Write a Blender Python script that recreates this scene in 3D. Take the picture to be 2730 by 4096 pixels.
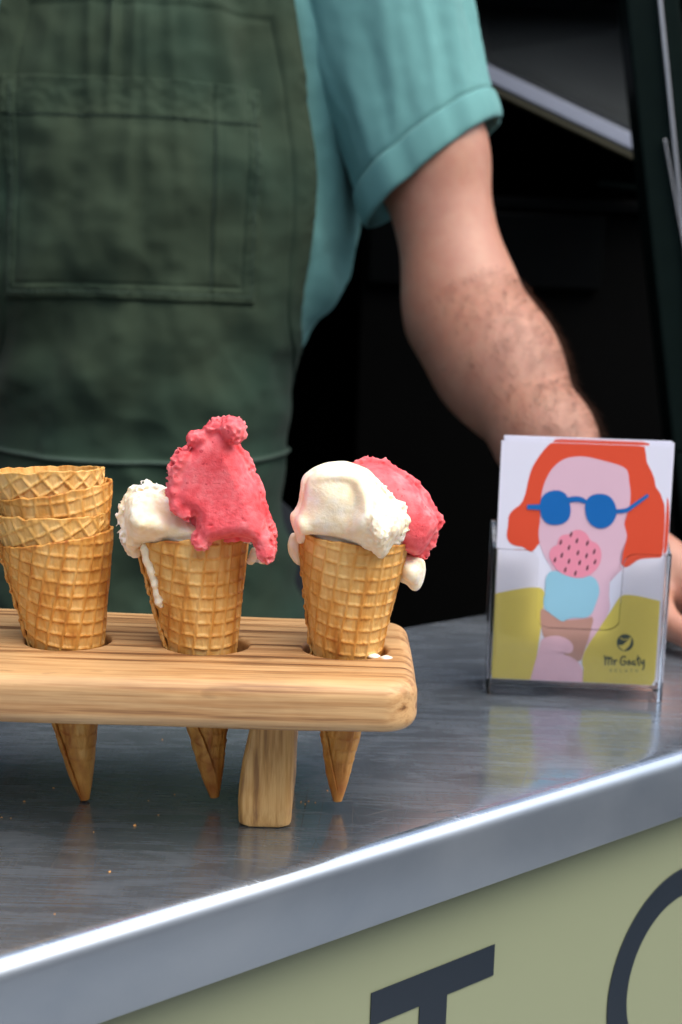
import bpy, bmesh, math, random
import numpy as np
from mathutils import Vector, Matrix

for o in list(bpy.data.objects): bpy.data.objects.remove(o)
S = bpy.context.scene
COL = S.collection
R = math.radians
random.seed(7)

# ------------------------------------------------------------------ camera
cam_d = bpy.data.cameras.new('camera'); cam = bpy.data.objects.new('camera', cam_d); COL.objects.link(cam)
P_, Q_, H_ = R(8.5), R(1.8), .236
fw = Vector((0, math.cos(P_), -math.sin(P_))); rt = Vector((1, 0, 0)); up = rt.cross(fw)
rt2 = rt*math.cos(Q_) + up*math.sin(Q_); up2 = -rt*math.sin(Q_) + up*math.cos(Q_)
m = Matrix((rt2, up2, -fw)).transposed().to_4x4(); m.translation = (0, 0, H_)
cam.matrix_world = m
cam_d.sensor_fit = 'VERTICAL'; cam_d.sensor_height = 36; cam_d.sensor_width = 24
cam_d.lens = 5200/4096*36
cam_d.clip_start = .01; cam_d.clip_end = 3000
cam_d.dof.use_dof = True; cam_d.dof.focus_distance = .60; cam_d.dof.aperture_fstop = 9.5
S.camera = cam

# ------------------------------------------------------------------ light
ANG = R(39.4)                                   # direction of the counter's front edge
ED = Vector((math.cos(ANG), math.sin(ANG), 0)); EN = Vector((-math.sin(ANG), math.cos(ANG), 0))
E0 = Vector((-.1188, .4425, 0))                  # a point on the counter's front edge
SUN_EL = R(57)
sun_dir = (-EN*.80 + ED*.25).normalized()*math.cos(SUN_EL) + Vector((0, 0, math.sin(SUN_EL)))
W = bpy.data.worlds.new('World'); S.world = W; W.use_nodes = True
nt = W.node_tree; bg = nt.nodes['Background']
sky = nt.nodes.new('ShaderNodeTexSky'); sky.sky_type = 'NISHITA'; sky.sun_disc = False
sky.sun_elevation = SUN_EL; sky.sun_rotation = math.atan2(sun_dir.x, sun_dir.y)
sky.air_density = 1.0; sky.dust_density = 4.0; sky.ozone_density = 1.0
hs = nt.nodes.new('ShaderNodeHueSaturation'); hs.inputs['Saturation'].default_value = .85
nt.links.new(sky.outputs[0], hs.inputs['Color']); nt.links.new(hs.outputs[0], bg.inputs[0])
bg.inputs[1].default_value = .15
sl = bpy.data.lights.new('sun', 'SUN'); sl.energy = 1.5; sl.angle = R(85); sl.color = (1, .955, .9)
so = bpy.data.objects.new('sun', sl); COL.objects.link(so)
so.rotation_euler = (-sun_dir).to_track_quat('-Z', 'Y').to_euler(); so.location = (1, -2, 4)
S.view_settings.view_transform = 'Standard'; S.view_settings.look = 'None'
S.view_settings.exposure = 0.95; S.view_settings.gamma = 1
S.render.engine = 'CYCLES'
S.cycles.use_denoising = True
S.cycles.max_bounces = 10; S.cycles.transmission_bounces = 10; S.cycles.transparent_max_bounces = 10
S.cycles.sample_clamp_indirect = 6

# ------------------------------------------------------------------ helpers
def tag(o, label=None, cat=None, group=None, kind=None):
    if label: o['label'] = label
    if cat: o['category'] = cat
    if group: o['group'] = group
    if kind: o['kind'] = kind
    return o
def empty(name, loc=(0, 0, 0), rz=0, label=None, cat=None, group=None):
    o = bpy.data.objects.new(name, None); COL.objects.link(o); o.location = loc; o.rotation_euler[2] = rz
    o.empty_display_size = .02
    return tag(o, label, cat, group)
def mesh(name, v, f, mat, parent=None, smooth=True, loc=None, cols=None):
    me = bpy.data.meshes.new(name)
    v = np.asarray(v, dtype=np.float32)
    if isinstance(f, np.ndarray):
        n, k = f.shape
        me.vertices.add(len(v)); me.vertices.foreach_set('co', v.ravel())
        me.loops.add(n*k); me.loops.foreach_set('vertex_index', f.astype(np.int32).ravel())
        me.polygons.add(n); me.polygons.foreach_set('loop_start', np.arange(0, n*k, k, dtype=np.int32))
        me.update(calc_edges=True); me.validate()
    else:
        me.from_pydata([tuple(map(float, p)) for p in v], [], [tuple(map(int, q)) for q in f]); me.update()
    if cols is not None:
        a = me.attributes.new('tone', 'FLOAT', 'POINT'); a.data.foreach_set('value', np.asarray(cols, dtype=np.float32))
    if smooth: me.polygons.foreach_set('use_smooth', np.ones(len(me.polygons), dtype=bool))
    me.materials.append(mat)
    o = bpy.data.objects.new(name, me); COL.objects.link(o)
    if parent: o.parent = parent
    if loc is not None: o.location = loc
    return o
def box(name, lo, hi, mat, parent=None, bev=0.002, axes=None, org=None):
    bm = bmesh.new(); bmesh.ops.create_cube(bm, size=1)
    for v in bm.verts: v.co = Vector([lo[i] + (v.co[i]+.5)*(hi[i]-lo[i]) for i in range(3)])
    if bev: bmesh.ops.bevel(bm, geom=bm.edges[:], offset=bev, segments=2, affect='EDGES', profile=.6)
    if axes:
        for v in bm.verts: v.co = org + axes[0]*v.co.x + axes[1]*v.co.y + axes[2]*v.co.z
    me = bpy.data.meshes.new(name); bm.to_mesh(me); bm.free(); me.materials.append(mat)
    o = bpy.data.objects.new(name, me); COL.objects.link(o)
    if parent: o.parent = parent
    return o
def grid_faces(nu, nv, wrap=False, off=0, flip=False):
    i, j = np.meshgrid(np.arange(nu if wrap else nu-1), np.arange(nv-1), indexing='ij')
    i2 = (i+1) % nu
    q = np.stack([i*nv+j, i2*nv+j, i2*nv+j+1, i*nv+j+1], -1).reshape(-1, 4) + off
    return q[:, ::-1] if flip else q
# ---- vectorised gradient noise
_rng = np.random.RandomState(3)
_perm = np.tile(_rng.permutation(256), 3); _g = _rng.normal(size=(256, 3)); _g /= np.linalg.norm(_g, axis=1)[:, None]
def noise(p, freq=1., seed=0):
    p = np.asarray(p, dtype=np.float64)*freq + seed*17.31
    i = np.floor(p).astype(int); f = p-i; i &= 255; u = f*f*f*(f*(f*6-15)+10); r = 0
    for dx in (0, 1):
        for dy in (0, 1):
            for dz in (0, 1):
                h = _perm[_perm[_perm[(i[..., 0]+dx) & 255]+((i[..., 1]+dy) & 255)]+((i[..., 2]+dz) & 255)]
                w = (u[..., 0] if dx else 1-u[..., 0])*(u[..., 1] if dy else 1-u[..., 1])*(u[..., 2] if dz else 1-u[..., 2])
                r = r + w*(_g[h]*(f-np.array([dx, dy, dz]))).sum(-1)
    return r*1.5
def fbm(p, freq, oct=3, seed=0, gain=.5):
    r = 0; a = 1
    for k in range(oct): r = r + a*noise(p, freq*2.03**k, seed+k*3.7); a *= gain
    return r
def ss(a, b, x):
    t = np.clip((x-a)/(b-a), 0, 1); return t*t*(3-2*t)
# ---- naive surface nets, sparse evaluation in bricks
def sdf_mesh(fn, lo, hi, h, B=8, slack=1.0):
    lo = np.array(lo, float); n = (np.ceil((np.array(hi)-lo)/h/B)).astype(int)
    F = np.ones(n*B+1, dtype=np.float32)
    g = np.stack(np.meshgrid(*[np.arange(k) for k in n], indexing='ij'), -1).reshape(-1, 3)
    c = lo + (g+.5)*B*h
    fc = fn(c); act = np.abs(fc) < B*h*.9*slack + h
    for q in g[(~act) & (fc < 0)]: F[q[0]*B:q[0]*B+B+1, q[1]*B:q[1]*B+B+1, q[2]*B:q[2]*B+B+1] = -1
    loc = np.stack(np.meshgrid(*[np.arange(B+1)]*3, indexing='ij'), -1).reshape(-1, 3)
    ga = g[act]
    for s in range(0, len(ga), 400):
        blk = ga[s:s+400]; idx = blk[:, None, :]*B + loc[None]
        F[idx[..., 0], idx[..., 1], idx[..., 2]] = fn((lo+idx*h).reshape(-1, 3)).reshape(idx.shape[:2])
    for ax in range(3):
        sl_ = [slice(None)]*3
        for e in (0, -1): sl_[ax] = e; F[tuple(sl_)] = np.maximum(F[tuple(sl_)], h)
    s = F < 0
    cnt = np.zeros(np.array(s.shape)-1, dtype=np.int8)
    for dx in (0, 1):
        for dy in (0, 1):
            for dz in (0, 1): cnt += s[dx:dx+cnt.shape[0], dy:dy+cnt.shape[1], dz:dz+cnt.shape[2]]
    cells = np.argwhere((cnt > 0) & (cnt < 8)); vid = np.full(cnt.shape, -1, dtype=np.int32)
    vid[tuple(cells.T)] = np.arange(len(cells))
    acc = np.zeros((len(cells), 3)); num = np.zeros(len(cells))
    cor = [np.array(k) for k in [(0,0,0),(1,0,0),(0,1,0),(1,1,0),(0,0,1),(1,0,1),(0,1,1),(1,1,1)]]
    for a in range(8):
        for b in range(a+1, 8):
            if np.abs(cor[a]-cor[b]).sum() != 1: continue
            pa, pb = cells+cor[a], cells+cor[b]; fa, fb = F[tuple(pa.T)], F[tuple(pb.T)]
            x = (fa < 0) != (fb < 0); t = np.where(x, fa/np.where(x, fa-fb, 1), 0)
            acc += np.where(x[:, None], pa+(pb-pa)*t[:, None], 0); num += x
    V = lo + acc/num[:, None]*h
    Q = []
    for ax in range(3):
        a1, a2 = (ax+1) % 3, (ax+2) % 3
        sa = [slice(None)]*3; sb = [slice(None)]*3; sa[ax] = slice(0, -1); sb[ax] = slice(1, None)
        e = np.argwhere(s[tuple(sa)] != s[tuple(sb)])
        e = e[(e[:, a1] > 0) & (e[:, a2] > 0) & (e[:, a1] < cnt.shape[a1]) & (e[:, a2] < cnt.shape[a2])]
        d1 = np.zeros(3, int); d1[a1] = 1; d2 = np.zeros(3, int); d2[a2] = 1
        q = np.stack([vid[tuple((e-d1-d2).T)], vid[tuple((e-d2).T)], vid[tuple(e.T)], vid[tuple((e-d1).T)]], -1)
        ins = s[tuple(e.T)]; q[~ins] = q[~ins][:, ::-1]; Q.append(q)
    return V, np.concatenate(Q)
def smin(a, b, k):
    h = np.clip(.5+.5*(b-a)/k, 0, 1); return b*(1-h)+a*h-k*h*(1-h)
def capsule(p, a, b, ra, rb):
    a = np.array(a, float); b = np.array(b, float); ab = b-a
    t = np.clip(((p-a)@ab)/(ab@ab), 0, 1); return np.linalg.norm(p-a-t[:, None]*ab, axis=1)-(ra+(rb-ra)*t)
def ellips(p, c, r):
    q = (p-np.array(c))/np.array(r); k = np.linalg.norm(q, axis=1); k2 = np.linalg.norm(q/np.array(r), axis=1)
    return k*(k-1)/np.maximum(k2, 1e-6)
def poly_sdf(x, y, poly):
    poly = np.asarray(poly, float); d = np.full(x.shape, 1e9); inside = np.zeros(x.shape, bool)
    for k in range(len(poly)):
        ax, ay = poly[k-1]; bx, by = poly[k]; ex, ey = bx-ax, by-ay
        t = np.clip(((x-ax)*ex+(y-ay)*ey)/(ex*ex+ey*ey+1e-12), 0, 1)
        d = np.minimum(d, (x-ax-t*ex)**2+(y-ay-t*ey)**2)
        c = ((ay > y) != (by > y)) & (x < (bx-ax)*(y-ay)/(by-ay+1e-12)+ax); inside ^= c
    d = np.sqrt(d); return np.where(inside, -d, d)
def chaikin(P, n=2, closed=True):
    P = np.asarray(P, float)
    for _ in range(n):
        A = P; B_ = np.roll(P, -1, 0)
        if not closed: A = P[:-1]; B_ = P[1:]
        Q = np.stack([A*.75+B_*.25, A*.25+B_*.75], 1).reshape(-1, P.shape[1])
        P = Q if closed else np.concatenate([P[:1], Q, P[-1:]])
    return P

# ------------------------------------------------------------------ materials
class NT:
    def __init__(s, name):
        s.m = bpy.data.materials.new(name); s.m.use_nodes = True; s.t = s.m.node_tree; s.b = s.t.nodes['Principled BSDF']
    def n(s, typ, **kw):
        n = s.t.nodes.new(typ)
        for k, v in kw.items():
            if k in n.inputs: n.inputs[k].default_value = v
            else: setattr(n, k, v)
        return n
    def l(s, a, b): s.t.links.new(a, b)
    def coord(s, scale=(1, 1, 1), rot=(0, 0, 0), kind='Object'):
        t = s.n('ShaderNodeTexCoord'); mp = s.n('ShaderNodeMapping'); mp.inputs['Scale'].default_value = scale; mp.inputs['Rotation'].default_value = rot
        s.l(t.outputs[kind], mp.inputs[0]); return mp.outputs[0]
    def noise(s, vec, scale, detail=4, rough=.55, dist=0):
        n = s.n('ShaderNodeTexNoise', Scale=scale, Detail=detail, Roughness=rough, Distortion=dist); s.l(vec, n.inputs['Vector']); return n.outputs['Fac']
    def ramp(s, fac, stops):
        r = s.n('ShaderNodeValToRGB'); e = r.color_ramp.elements
        while len(e) < len(stops): e.new(.5)
        for k, (p, c) in enumerate(stops): e[k].position = p; e[k].color = (*c, 1) if len(c) == 3 else c
        s.l(fac, r.inputs[0]); return r.outputs[0]
    def mix(s, fac, a, b, mode='MIX'):
        x = s.n('ShaderNodeMix', data_type='RGBA', blend_type=mode)
        for sock, v in ((x.inputs[0], fac), (x.inputs[6], a), (x.inputs[7], b)):
            if hasattr(v, 'is_linked'): s.l(v, sock)
            elif isinstance(v, (int, float)): sock.default_value = v
            else: sock.default_value = (*v, 1)
        return x.outputs[2]
    def bump(s, h, strength=.3, dist=.001, nrm=None):
        b = s.n('ShaderNodeBump', Strength=strength, Distance=dist); s.l(h, b.inputs['Height'])
        if nrm is not None: s.l(nrm, b.inputs['Normal'])
        return b.outputs[0]
    def set(s, **kw):
        for k, v in kw.items():
            k = k.replace('_', ' ')
            i = s.b.inputs[k]
            if hasattr(v, 'is_linked'): s.l(v, i)
            elif isinstance(v, tuple) and len(v) == 3 and i.type == 'RGBA': i.default_value = (*v, 1)
            else: i.default_value = v
        return s
def lin(r, g, b):
    f = lambda c: ((c/255+.055)/1.055)**2.4 if c > 10 else c/255/12.92
    return (f(r), f(g), f(b))
def plain(name, c, rough=.5, metal=0, var=.12, scale=40, bump=.1, bd=.0005):
    m = NT(name); v = m.coord(); n = m.noise(v, scale)
    m.set(Base_Color=m.mix(n, tuple(k*(1-var) for k in c), tuple(min(1, k*(1+var)) for k in c)), Roughness=rough, Metallic=metal)
    if bump: m.set(Normal=m.bump(m.noise(v, scale*6), bump, bd))
    if max(c) < .03 and not metal: m.b.inputs['Specular IOR Level'].default_value = .045
    return m.m
def steel(name, rot, lip=False):
    m = NT(name)
    v = m.coord((1, 1, 1), (0, 0, rot))
    br = m.noise(m.coord((1.2, 38, 38), (0, 0, rot)), 26, 5, .7)             # brushing along the edge
    w1 = m.noise(m.coord((3, 60, 20), (0, 0, rot+.5)), 11, 3, .7, .6)
    w2 = m.noise(m.coord((50, 3, 20), (0, 0, rot+.35)), 9, 3, .7, .8)
    big = m.noise(v, 7, 5, .6, .4)
    arcs = m.noise(m.coord((6, 30, 10), (0, 0, rot-.35)), 2.2, 4, .6, 1.5)
    sc = m.mix(.2, w1, w2)
    hgt = br if lip else m.mix(.22, br, sc)
    col = m.mix(m.ramp(big, [(.3, (0, 0, 0)), (.7, (1, 1, 1))]), (.31, .37, .44), (.43, .485, .54))
    # fine scratches
    s1 = m.n('ShaderNodeTexVoronoi', Scale=9, feature='DISTANCE_TO_EDGE'); m.l(m.coord((1, 5, 1), (0, 0, rot+.9)), s1.inputs['Vector'])
    s2 = m.n('ShaderNodeTexVoronoi', Scale=14, feature='DISTANCE_TO_EDGE'); m.l(m.coord((6, 1, 1), (0, 0, rot-.2)), s2.inputs['Vector'])
    sx = m.mix(1., m.ramp(s1.outputs['Distance'], [(0, (1, 1, 1)), (.006, (0, 0, 0))]), m.ramp(s2.outputs['Distance'], [(0, (1, 1, 1)), (.006, (0, 0, 0))]), 'ADD')
    sx = m.mix(1., sx, m.ramp(big, [(.45, (0, 0, 0)), (.6, (1, 1, 1))]), 'MULTIPLY')
    m.set(Base_Color=col, Metallic=1., Roughness=m.ramp(big if lip else m.mix(.4, big, arcs), [(.3, ((.36 if lip else .10),)*3), (.7, ((.42 if lip else .22),)*3)]))
    nrm = m.bump(hgt, .035 if lip else .09, .0004); nrm = nrm if lip else m.bump(sx, .3, .0002, nrm)
    m.l(nrm, m.b.inputs['Normal'])
    # second, hazier lobe of the worn and scratched skin of the sheet
    b2 = m.n('ShaderNodeBsdfMetallic') if False else m.n('ShaderNodeBsdfPrincipled', Metallic=1.)
    m.l(col, b2.inputs['Base Color']); m.l(nrm, b2.inputs['Normal'])
    b2.inputs['Roughness'].default_value = .72
    ms = m.n('ShaderNodeMixShader'); m.l(m.ramp(br if lip else m.mix(.5, sc, arcs), [(.36, ((.25 if lip else .16),)*3), (.62, ((.30 if lip else .40),)*3)]), ms.inputs[0])
    m.l(m.b.outputs[0], ms.inputs[1]); m.l(b2.outputs[0], ms.inputs[2]); m.l(ms.outputs[0], m.t.nodes['Material Output'].inputs[0])
    return m.m
def wood(name, c1, c2, c3, ax=0, sc=1., rough=.42):
    m = NT(name); s = [14*sc, 14*sc, 14*sc]; s[ax] = 1.3*sc
    v = m.coord(tuple(s)); warp = m.noise(v, 1.4, 3, .5, .3)
    s2 = [x*7 for x in s]; s2[ax] = 3*sc
    fine = m.noise(m.coord(tuple(s2)), 2.0, 4, .65)
    blot = m.noise(m.coord((.35 if ax == 0 else 1, 1, .35 if ax == 2 else 1)), 60*sc, 3, .6, .2)
    wv = m.n('ShaderNodeTexWave', wave_type='RINGS', rings_direction='X' if ax == 0 else 'Z', Scale=2.4, Distortion=5., Detail=3.); wv.inputs['Detail Scale'].default_value = 1.2
    m.l(v, wv.inputs['Vector'])
    g = m.mix(.22, warp, wv.outputs['Fac']); g = m.mix(.55, g, m.ramp(fine, [(.28, (0, 0, 0)), (.72, (1, 1, 1))]))
    col = m.ramp(g, [(.30, c3), (.44, c2), (.58, c1), (.76, c2)])
    col = m.mix(m.ramp(blot, [(.64, (0, 0, 0)), (.76, (.7,)*3)]), col, tuple(k*.45 for k in c3))
    mot = m.noise(m.coord((.5 if ax == 0 else 1, 1, .5 if ax == 2 else 1)), 30*sc, 4, .6)
    col = m.mix(m.ramp(mot, [(.35, (.55,)*3), (.62, (0, 0, 0))]), col, m.mix(.55, col, c3))
    m.set(Base_Color=col, Roughness=m.ramp(fine, [(.3, (rough-.08,)*3), (.7, (rough+.14,)*3)]), Normal=m.bump(fine, .5, .0008))
    return m.m
def fabric(name, c, warm=None, thread=900, var=.25):
    m = NT(name); v = m.coord()
    big = m.noise(v, 9, 4, .6); mid = m.noise(m.coord((1, 1, .25)), 60, 3, .6)
    wx = m.n('ShaderNodeTexWave', Scale=thread/6.28, Distortion=1.5, bands_direction='X'); m.l(v, wx.inputs[0])
    wz = m.n('ShaderNodeTexWave', Scale=thread/6.28, Distortion=1.5, bands_direction='Z'); m.l(v, wz.inputs[0])
    th = m.mix(.5, wx.outputs['Fac'], wz.outputs['Fac'])
    a = tuple(k*(1-var) for k in c); b = tuple(k*(1+var) for k in c)
    col = m.mix(m.mix(.5, big, mid), a, b)
    if warm: col = m.mix(m.ramp(m.noise(v, 4, 3), [(.4, (0, 0, 0)), (.62, (.8,)*3)]), col, warm)
    m.set(Base_Color=col, Roughness=.9, Sheen_Weight=.06, Sheen_Roughness=.5, Normal=m.bump(th, .25, .0006))
    m.b.inputs['Specular IOR Level'].default_value = .08
    return m.m
def toned(name, lo, mid, hi, rough=.6, sss=0., srad=(1, .6, .3), sscale=.004, bscale=900, bstr=.25, speck=None):
    """colour driven by the mesh's own 'tone' value plus noise"""
    m = NT(name); v = m.coord(); at = m.n('ShaderNodeAttribute', attribute_name='tone')
    n = m.noise(v, 120, 4, .6); n2 = m.noise(v, 600, 3, .6)
    ad = m.n('ShaderNodeMath', operation='MULTIPLY_ADD'); m.l(n, ad.inputs[0]); ad.inputs[1].default_value = .5
    sb = m.n('ShaderNodeMath', operation='SUBTRACT'); m.l(at.outputs['Fac'], sb.inputs[0]); sb.inputs[1].default_value = .25; m.l(sb.outputs[0], ad.inputs[2])
    col = m.ramp(ad.outputs[0], [(0.08, lo), (.5, mid), (.92, hi)])
    if speck: col = m.mix(m.ramp(m.noise(v, 420, 2, .5), [(.66, (0, 0, 0)), (.74, (.8,)*3)]), col, speck)
    m.set(Base_Color=col, Roughness=rough, Normal=m.bump(m.mix(.5, n2, m.noise(v, bscale, 2)), bstr, .0006))
    m.b.inputs['Specular IOR Level'].default_value = .35
    if sss: m.set(Subsurface_Weight=sss, Subsurface_Radius=srad, Subsurface_Scale=sscale)
    return m.m

M = {}
M['steel'] = steel('brushed_steel', -ANG)
M['steel_lip'] = steel('brushed_steel_lip', -ANG, True)
M['panel'] = plain('sage_paint', lin(140, 148, 119), .42, var=.04, scale=6, bump=.03)
M['letter'] = plain('navy_vinyl', lin(26, 38, 50), .38, var=.05)
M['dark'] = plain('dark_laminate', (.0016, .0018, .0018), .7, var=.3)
M['dark_gloss'] = plain('dark_enamel', (.0022, .0028, .003), .4, var=.3)
M['post'] = plain('dark_green_enamel', (.005, .010, .009), .35, var=.2)
M['alu'] = plain('aluminium', (.62, .65, .70), .38, 1, var=.08, scale=30)
M['greyglass'] = plain('smoked_panel', (.028, .034, .037), .4, var=.3, scale=9)
M['white_edge'] = plain('pale_edge_trim', (.36, .40, .50), .5, var=.06)
M['brass_edge'] = plain('beige_edge_trim', (.10, .09, .05), .5, var=.1)
M['rackwood'] = wood('oiled_wood', lin(212, 172, 120), lin(188, 142, 92), lin(122, 84, 52))
M['legwood'] = wood('pale_wood', lin(212, 168, 104), lin(190, 142, 78), lin(142, 100, 54), ax=2, sc=1.)
M['apron'] = fabric('green_canvas', (.027, .056, .040), (.040, .057, .035))
M['apron_seam'] = fabric('green_thread', (.06, .095, .075))
M['shirt'] = fabric('teal_jersey', (.125, .30, .295), thread=1500, var=.14)
M['trousers'] = fabric('dark_denim', (.02, .024, .03))
M['shoe'] = plain('black_leather', (.02, .02, .02), .4)
M['hair'] = plain('brown_hair', (.03, .018, .01), .5)
M['wafer'] = toned('baked_wafer', lin(158, 90, 28), lin(206, 148, 70), lin(226, 184, 114), .55, .12, (1, .5, .2), .002, 700, .35)
M['wafer_pale'] = toned('pale_wafer', lin(190, 130, 56), lin(216, 168, 92), lin(230, 190, 122), .55, .12, (1, .5, .2), .002, 700, .35)
M['vanilla'] = toned('vanilla_gelato', lin(228, 200, 146), lin(244, 228, 194), lin(250, 244, 230), .62, .5, (1, .75, .45), .004, 800, .8)
M['strawberry'] = toned('strawberry_gelato', lin(212, 44, 54), lin(240, 100, 106), lin(246, 144, 146), .6, .35, (1, .35, .3), .003, 900, 1., lin(196, 54, 66))
M['crumb'] = plain('crumb', lin(206, 150, 84), .7)
def skin():
    m = NT('skin'); v = m.coord(); a = m.noise(v, 16, 4, .6); b = m.noise(v, 70, 4, .6)
    col = m.mix(a, lin(158, 110, 90), lin(190, 144, 120)); col = m.mix(m.ramp(b, [(.35, (.35,)*3), (.65, (0, 0, 0))]), col, lin(160, 96, 80))
    m.set(Base_Color=col, Roughness=.5, Subsurface_Weight=.25, Subsurface_Radius=(1, .35, .2), Subsurface_Scale=.008, Normal=m.bump(m.noise(v, 300, 3), .15, .001))
    return m.m
M['skin'] = skin()
def acrylic():
    m = NT('clear_acrylic'); v = m.coord()
    m.set(Base_Color=(1., 1., 1.), Roughness=m.ramp(m.noise(v, 30, 3), [(.35, (.0,)*3), (.75, (.07,)*3)]), IOR=1.49, Transmission_Weight=1.)
    return m.m
M['acrylic'] = acrylic()
def ink(name, rgb): return plain(name, lin(*rgb), .45, var=.03, bump=0)

# ------------------------------------------------------------------ setting: ground
def ground():
    m = NT('paving'); v = m.coord(); n = m.noise(v, 3, 6, .7); m.set(Base_Color=m.mix(n, (.05, .05, .05), (.10, .098, .092)), Roughness=.9, Normal=m.bump(m.noise(v, 60, 4), .4, .005))
    s = 900; g = mesh('ground', [(-s, -s, -1.3), (s, -s, -1.3), (s, s, -1.3), (-s, s, -1.3)], [(0, 1, 2, 3)], m.m, smooth=False); tag(g, kind='structure')
ground()
AX = (ED, EN, Vector((0, 0, 1)))
def pavement():
    m = NT('concrete_slabs'); v = m.coord(); n = m.noise(v, 5, 6, .7); m.set(Base_Color=m.mix(n, (.24, .25, .26), (.36, .365, .37)), Roughness=.85, Normal=m.bump(m.noise(v, 80, 4), .3, .004))
    tag(box('pavement', (-6, -3.2, -1.3), (1.55, -.02, -1.18), m.m, None, .01, AX, E0), kind='structure')
pavement()
def street():  # unseen buildings added opposite to block low sky and darken the counter
    glass = plain('window_glass', (.03, .035, .04), .12, var=.2); frame = plain('window_frame', (.5, .5, .48), .5); roofm = plain('slate', (.05, .05, .055), .7); doorm = plain('door_paint', (.04, .07, .09), .5)
    for x0, x1, h, c, lab in ((-13., -1.2, 7.2, (.30, .29, .26), 'unseen pale rendered building added across the street to block low sky'), (-.9, 12., 7.8, (.16, .085, .06), 'unseen red brick building added across the street to block low sky')):
        wl_ = plain('added_house_wall', c, .85, var=.25, scale=2, bump=.3, bd=.01); y = -9.5; cxm = (x0+x1)/2
        t = empty('added_house', E0+ED*cxm+EN*y+Vector((0, 0, -1.3)), 0, lab, 'added_house'); inv = Vector(t.location)
        b = lambda nm, lo, hi, mt, par=t, bev=.01: box(nm, lo, hi, mt, par, bev, AX, E0-inv)
        b('wall', (x0, y-6, -1.3), (x1, y, h-1.6), wl_); b('roof', (x0-.15, y-6.2, h-1.595), (x1+.15, y+.25, h-1.3), roofm)
        for k in range(5):
            for zz in (-.2, 2.7):
                wx = x0+1.0+k*(x1-x0-2)/4.6
                if k == 2 and zz < 0: b('door', (wx, y+.005, -1.29), (wx+1., y+.05, .9), doorm); continue
                w_ = b('window', (wx, y+.005, zz), (wx+1.1, y+.04, zz+1.6), frame); b('pane', (wx+.08, y+.043, zz+.08), (wx+1.02, y+.05, zz+1.52), glass, w_, .002)
street()

# ------------------------------------------------------------------ truck body round the counter
def truck():
    t = empty('food_truck', E0+EN*.02+ED*.3+Vector((0, 0, -1.3)), 0, 'dark interior and body of the food truck behind the counter', 'food truck')
    inv = Vector(t.location)
    def b(name, lo, hi, mat, bev=.004):
        return box(name, lo, hi, mat, t, bev, AX, E0-inv)
    x0, x1, y0, y1 = -1.5, 1.95, .026, 2.15
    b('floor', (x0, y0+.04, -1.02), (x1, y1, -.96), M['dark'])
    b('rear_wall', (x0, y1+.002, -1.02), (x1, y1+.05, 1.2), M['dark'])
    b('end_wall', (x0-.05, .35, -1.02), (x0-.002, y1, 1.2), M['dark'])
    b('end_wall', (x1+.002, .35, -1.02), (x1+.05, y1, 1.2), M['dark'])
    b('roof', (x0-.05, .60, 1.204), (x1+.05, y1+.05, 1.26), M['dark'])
    b('fascia', (x0, .60, 1.05), (x1, .63, 1.2), M['panel'])
    b('jamb', (x0, .60, .0), (x0+.1, .63, 1.047), M['panel'])
    b('jamb', (x1-.1, .60, .0), (x1, .63, 1.047), M['panel'])
    for sx in (-.9, 1.3):
        bm = bmesh.new(); bmesh.ops.create_cone(bm, cap_ends=True, segments=40, radius1=.3, radius2=.3, depth=.2)
        bmesh.ops.bevel(bm, geom=[e for e in bm.edges if e.calc_face_angle(0) > 1], offset=.03, segments=3, affect='EDGES')
        me = bpy.data.meshes.new('wheel'); bm.to_mesh(me); bm.free(); me.materials.append(M['shoe'])
        w = bpy.data.objects.new('wheel', me); COL.objects.link(w); w.parent = t
        w.matrix_local = Matrix.Translation(E0+ED*sx+EN*.5+Vector((0, 0, -1.0))-inv) @ Matrix.Rotation(ANG, 4, 'Z') @ Matrix.Rotation(R(90), 4, 'X')
truck()

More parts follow.
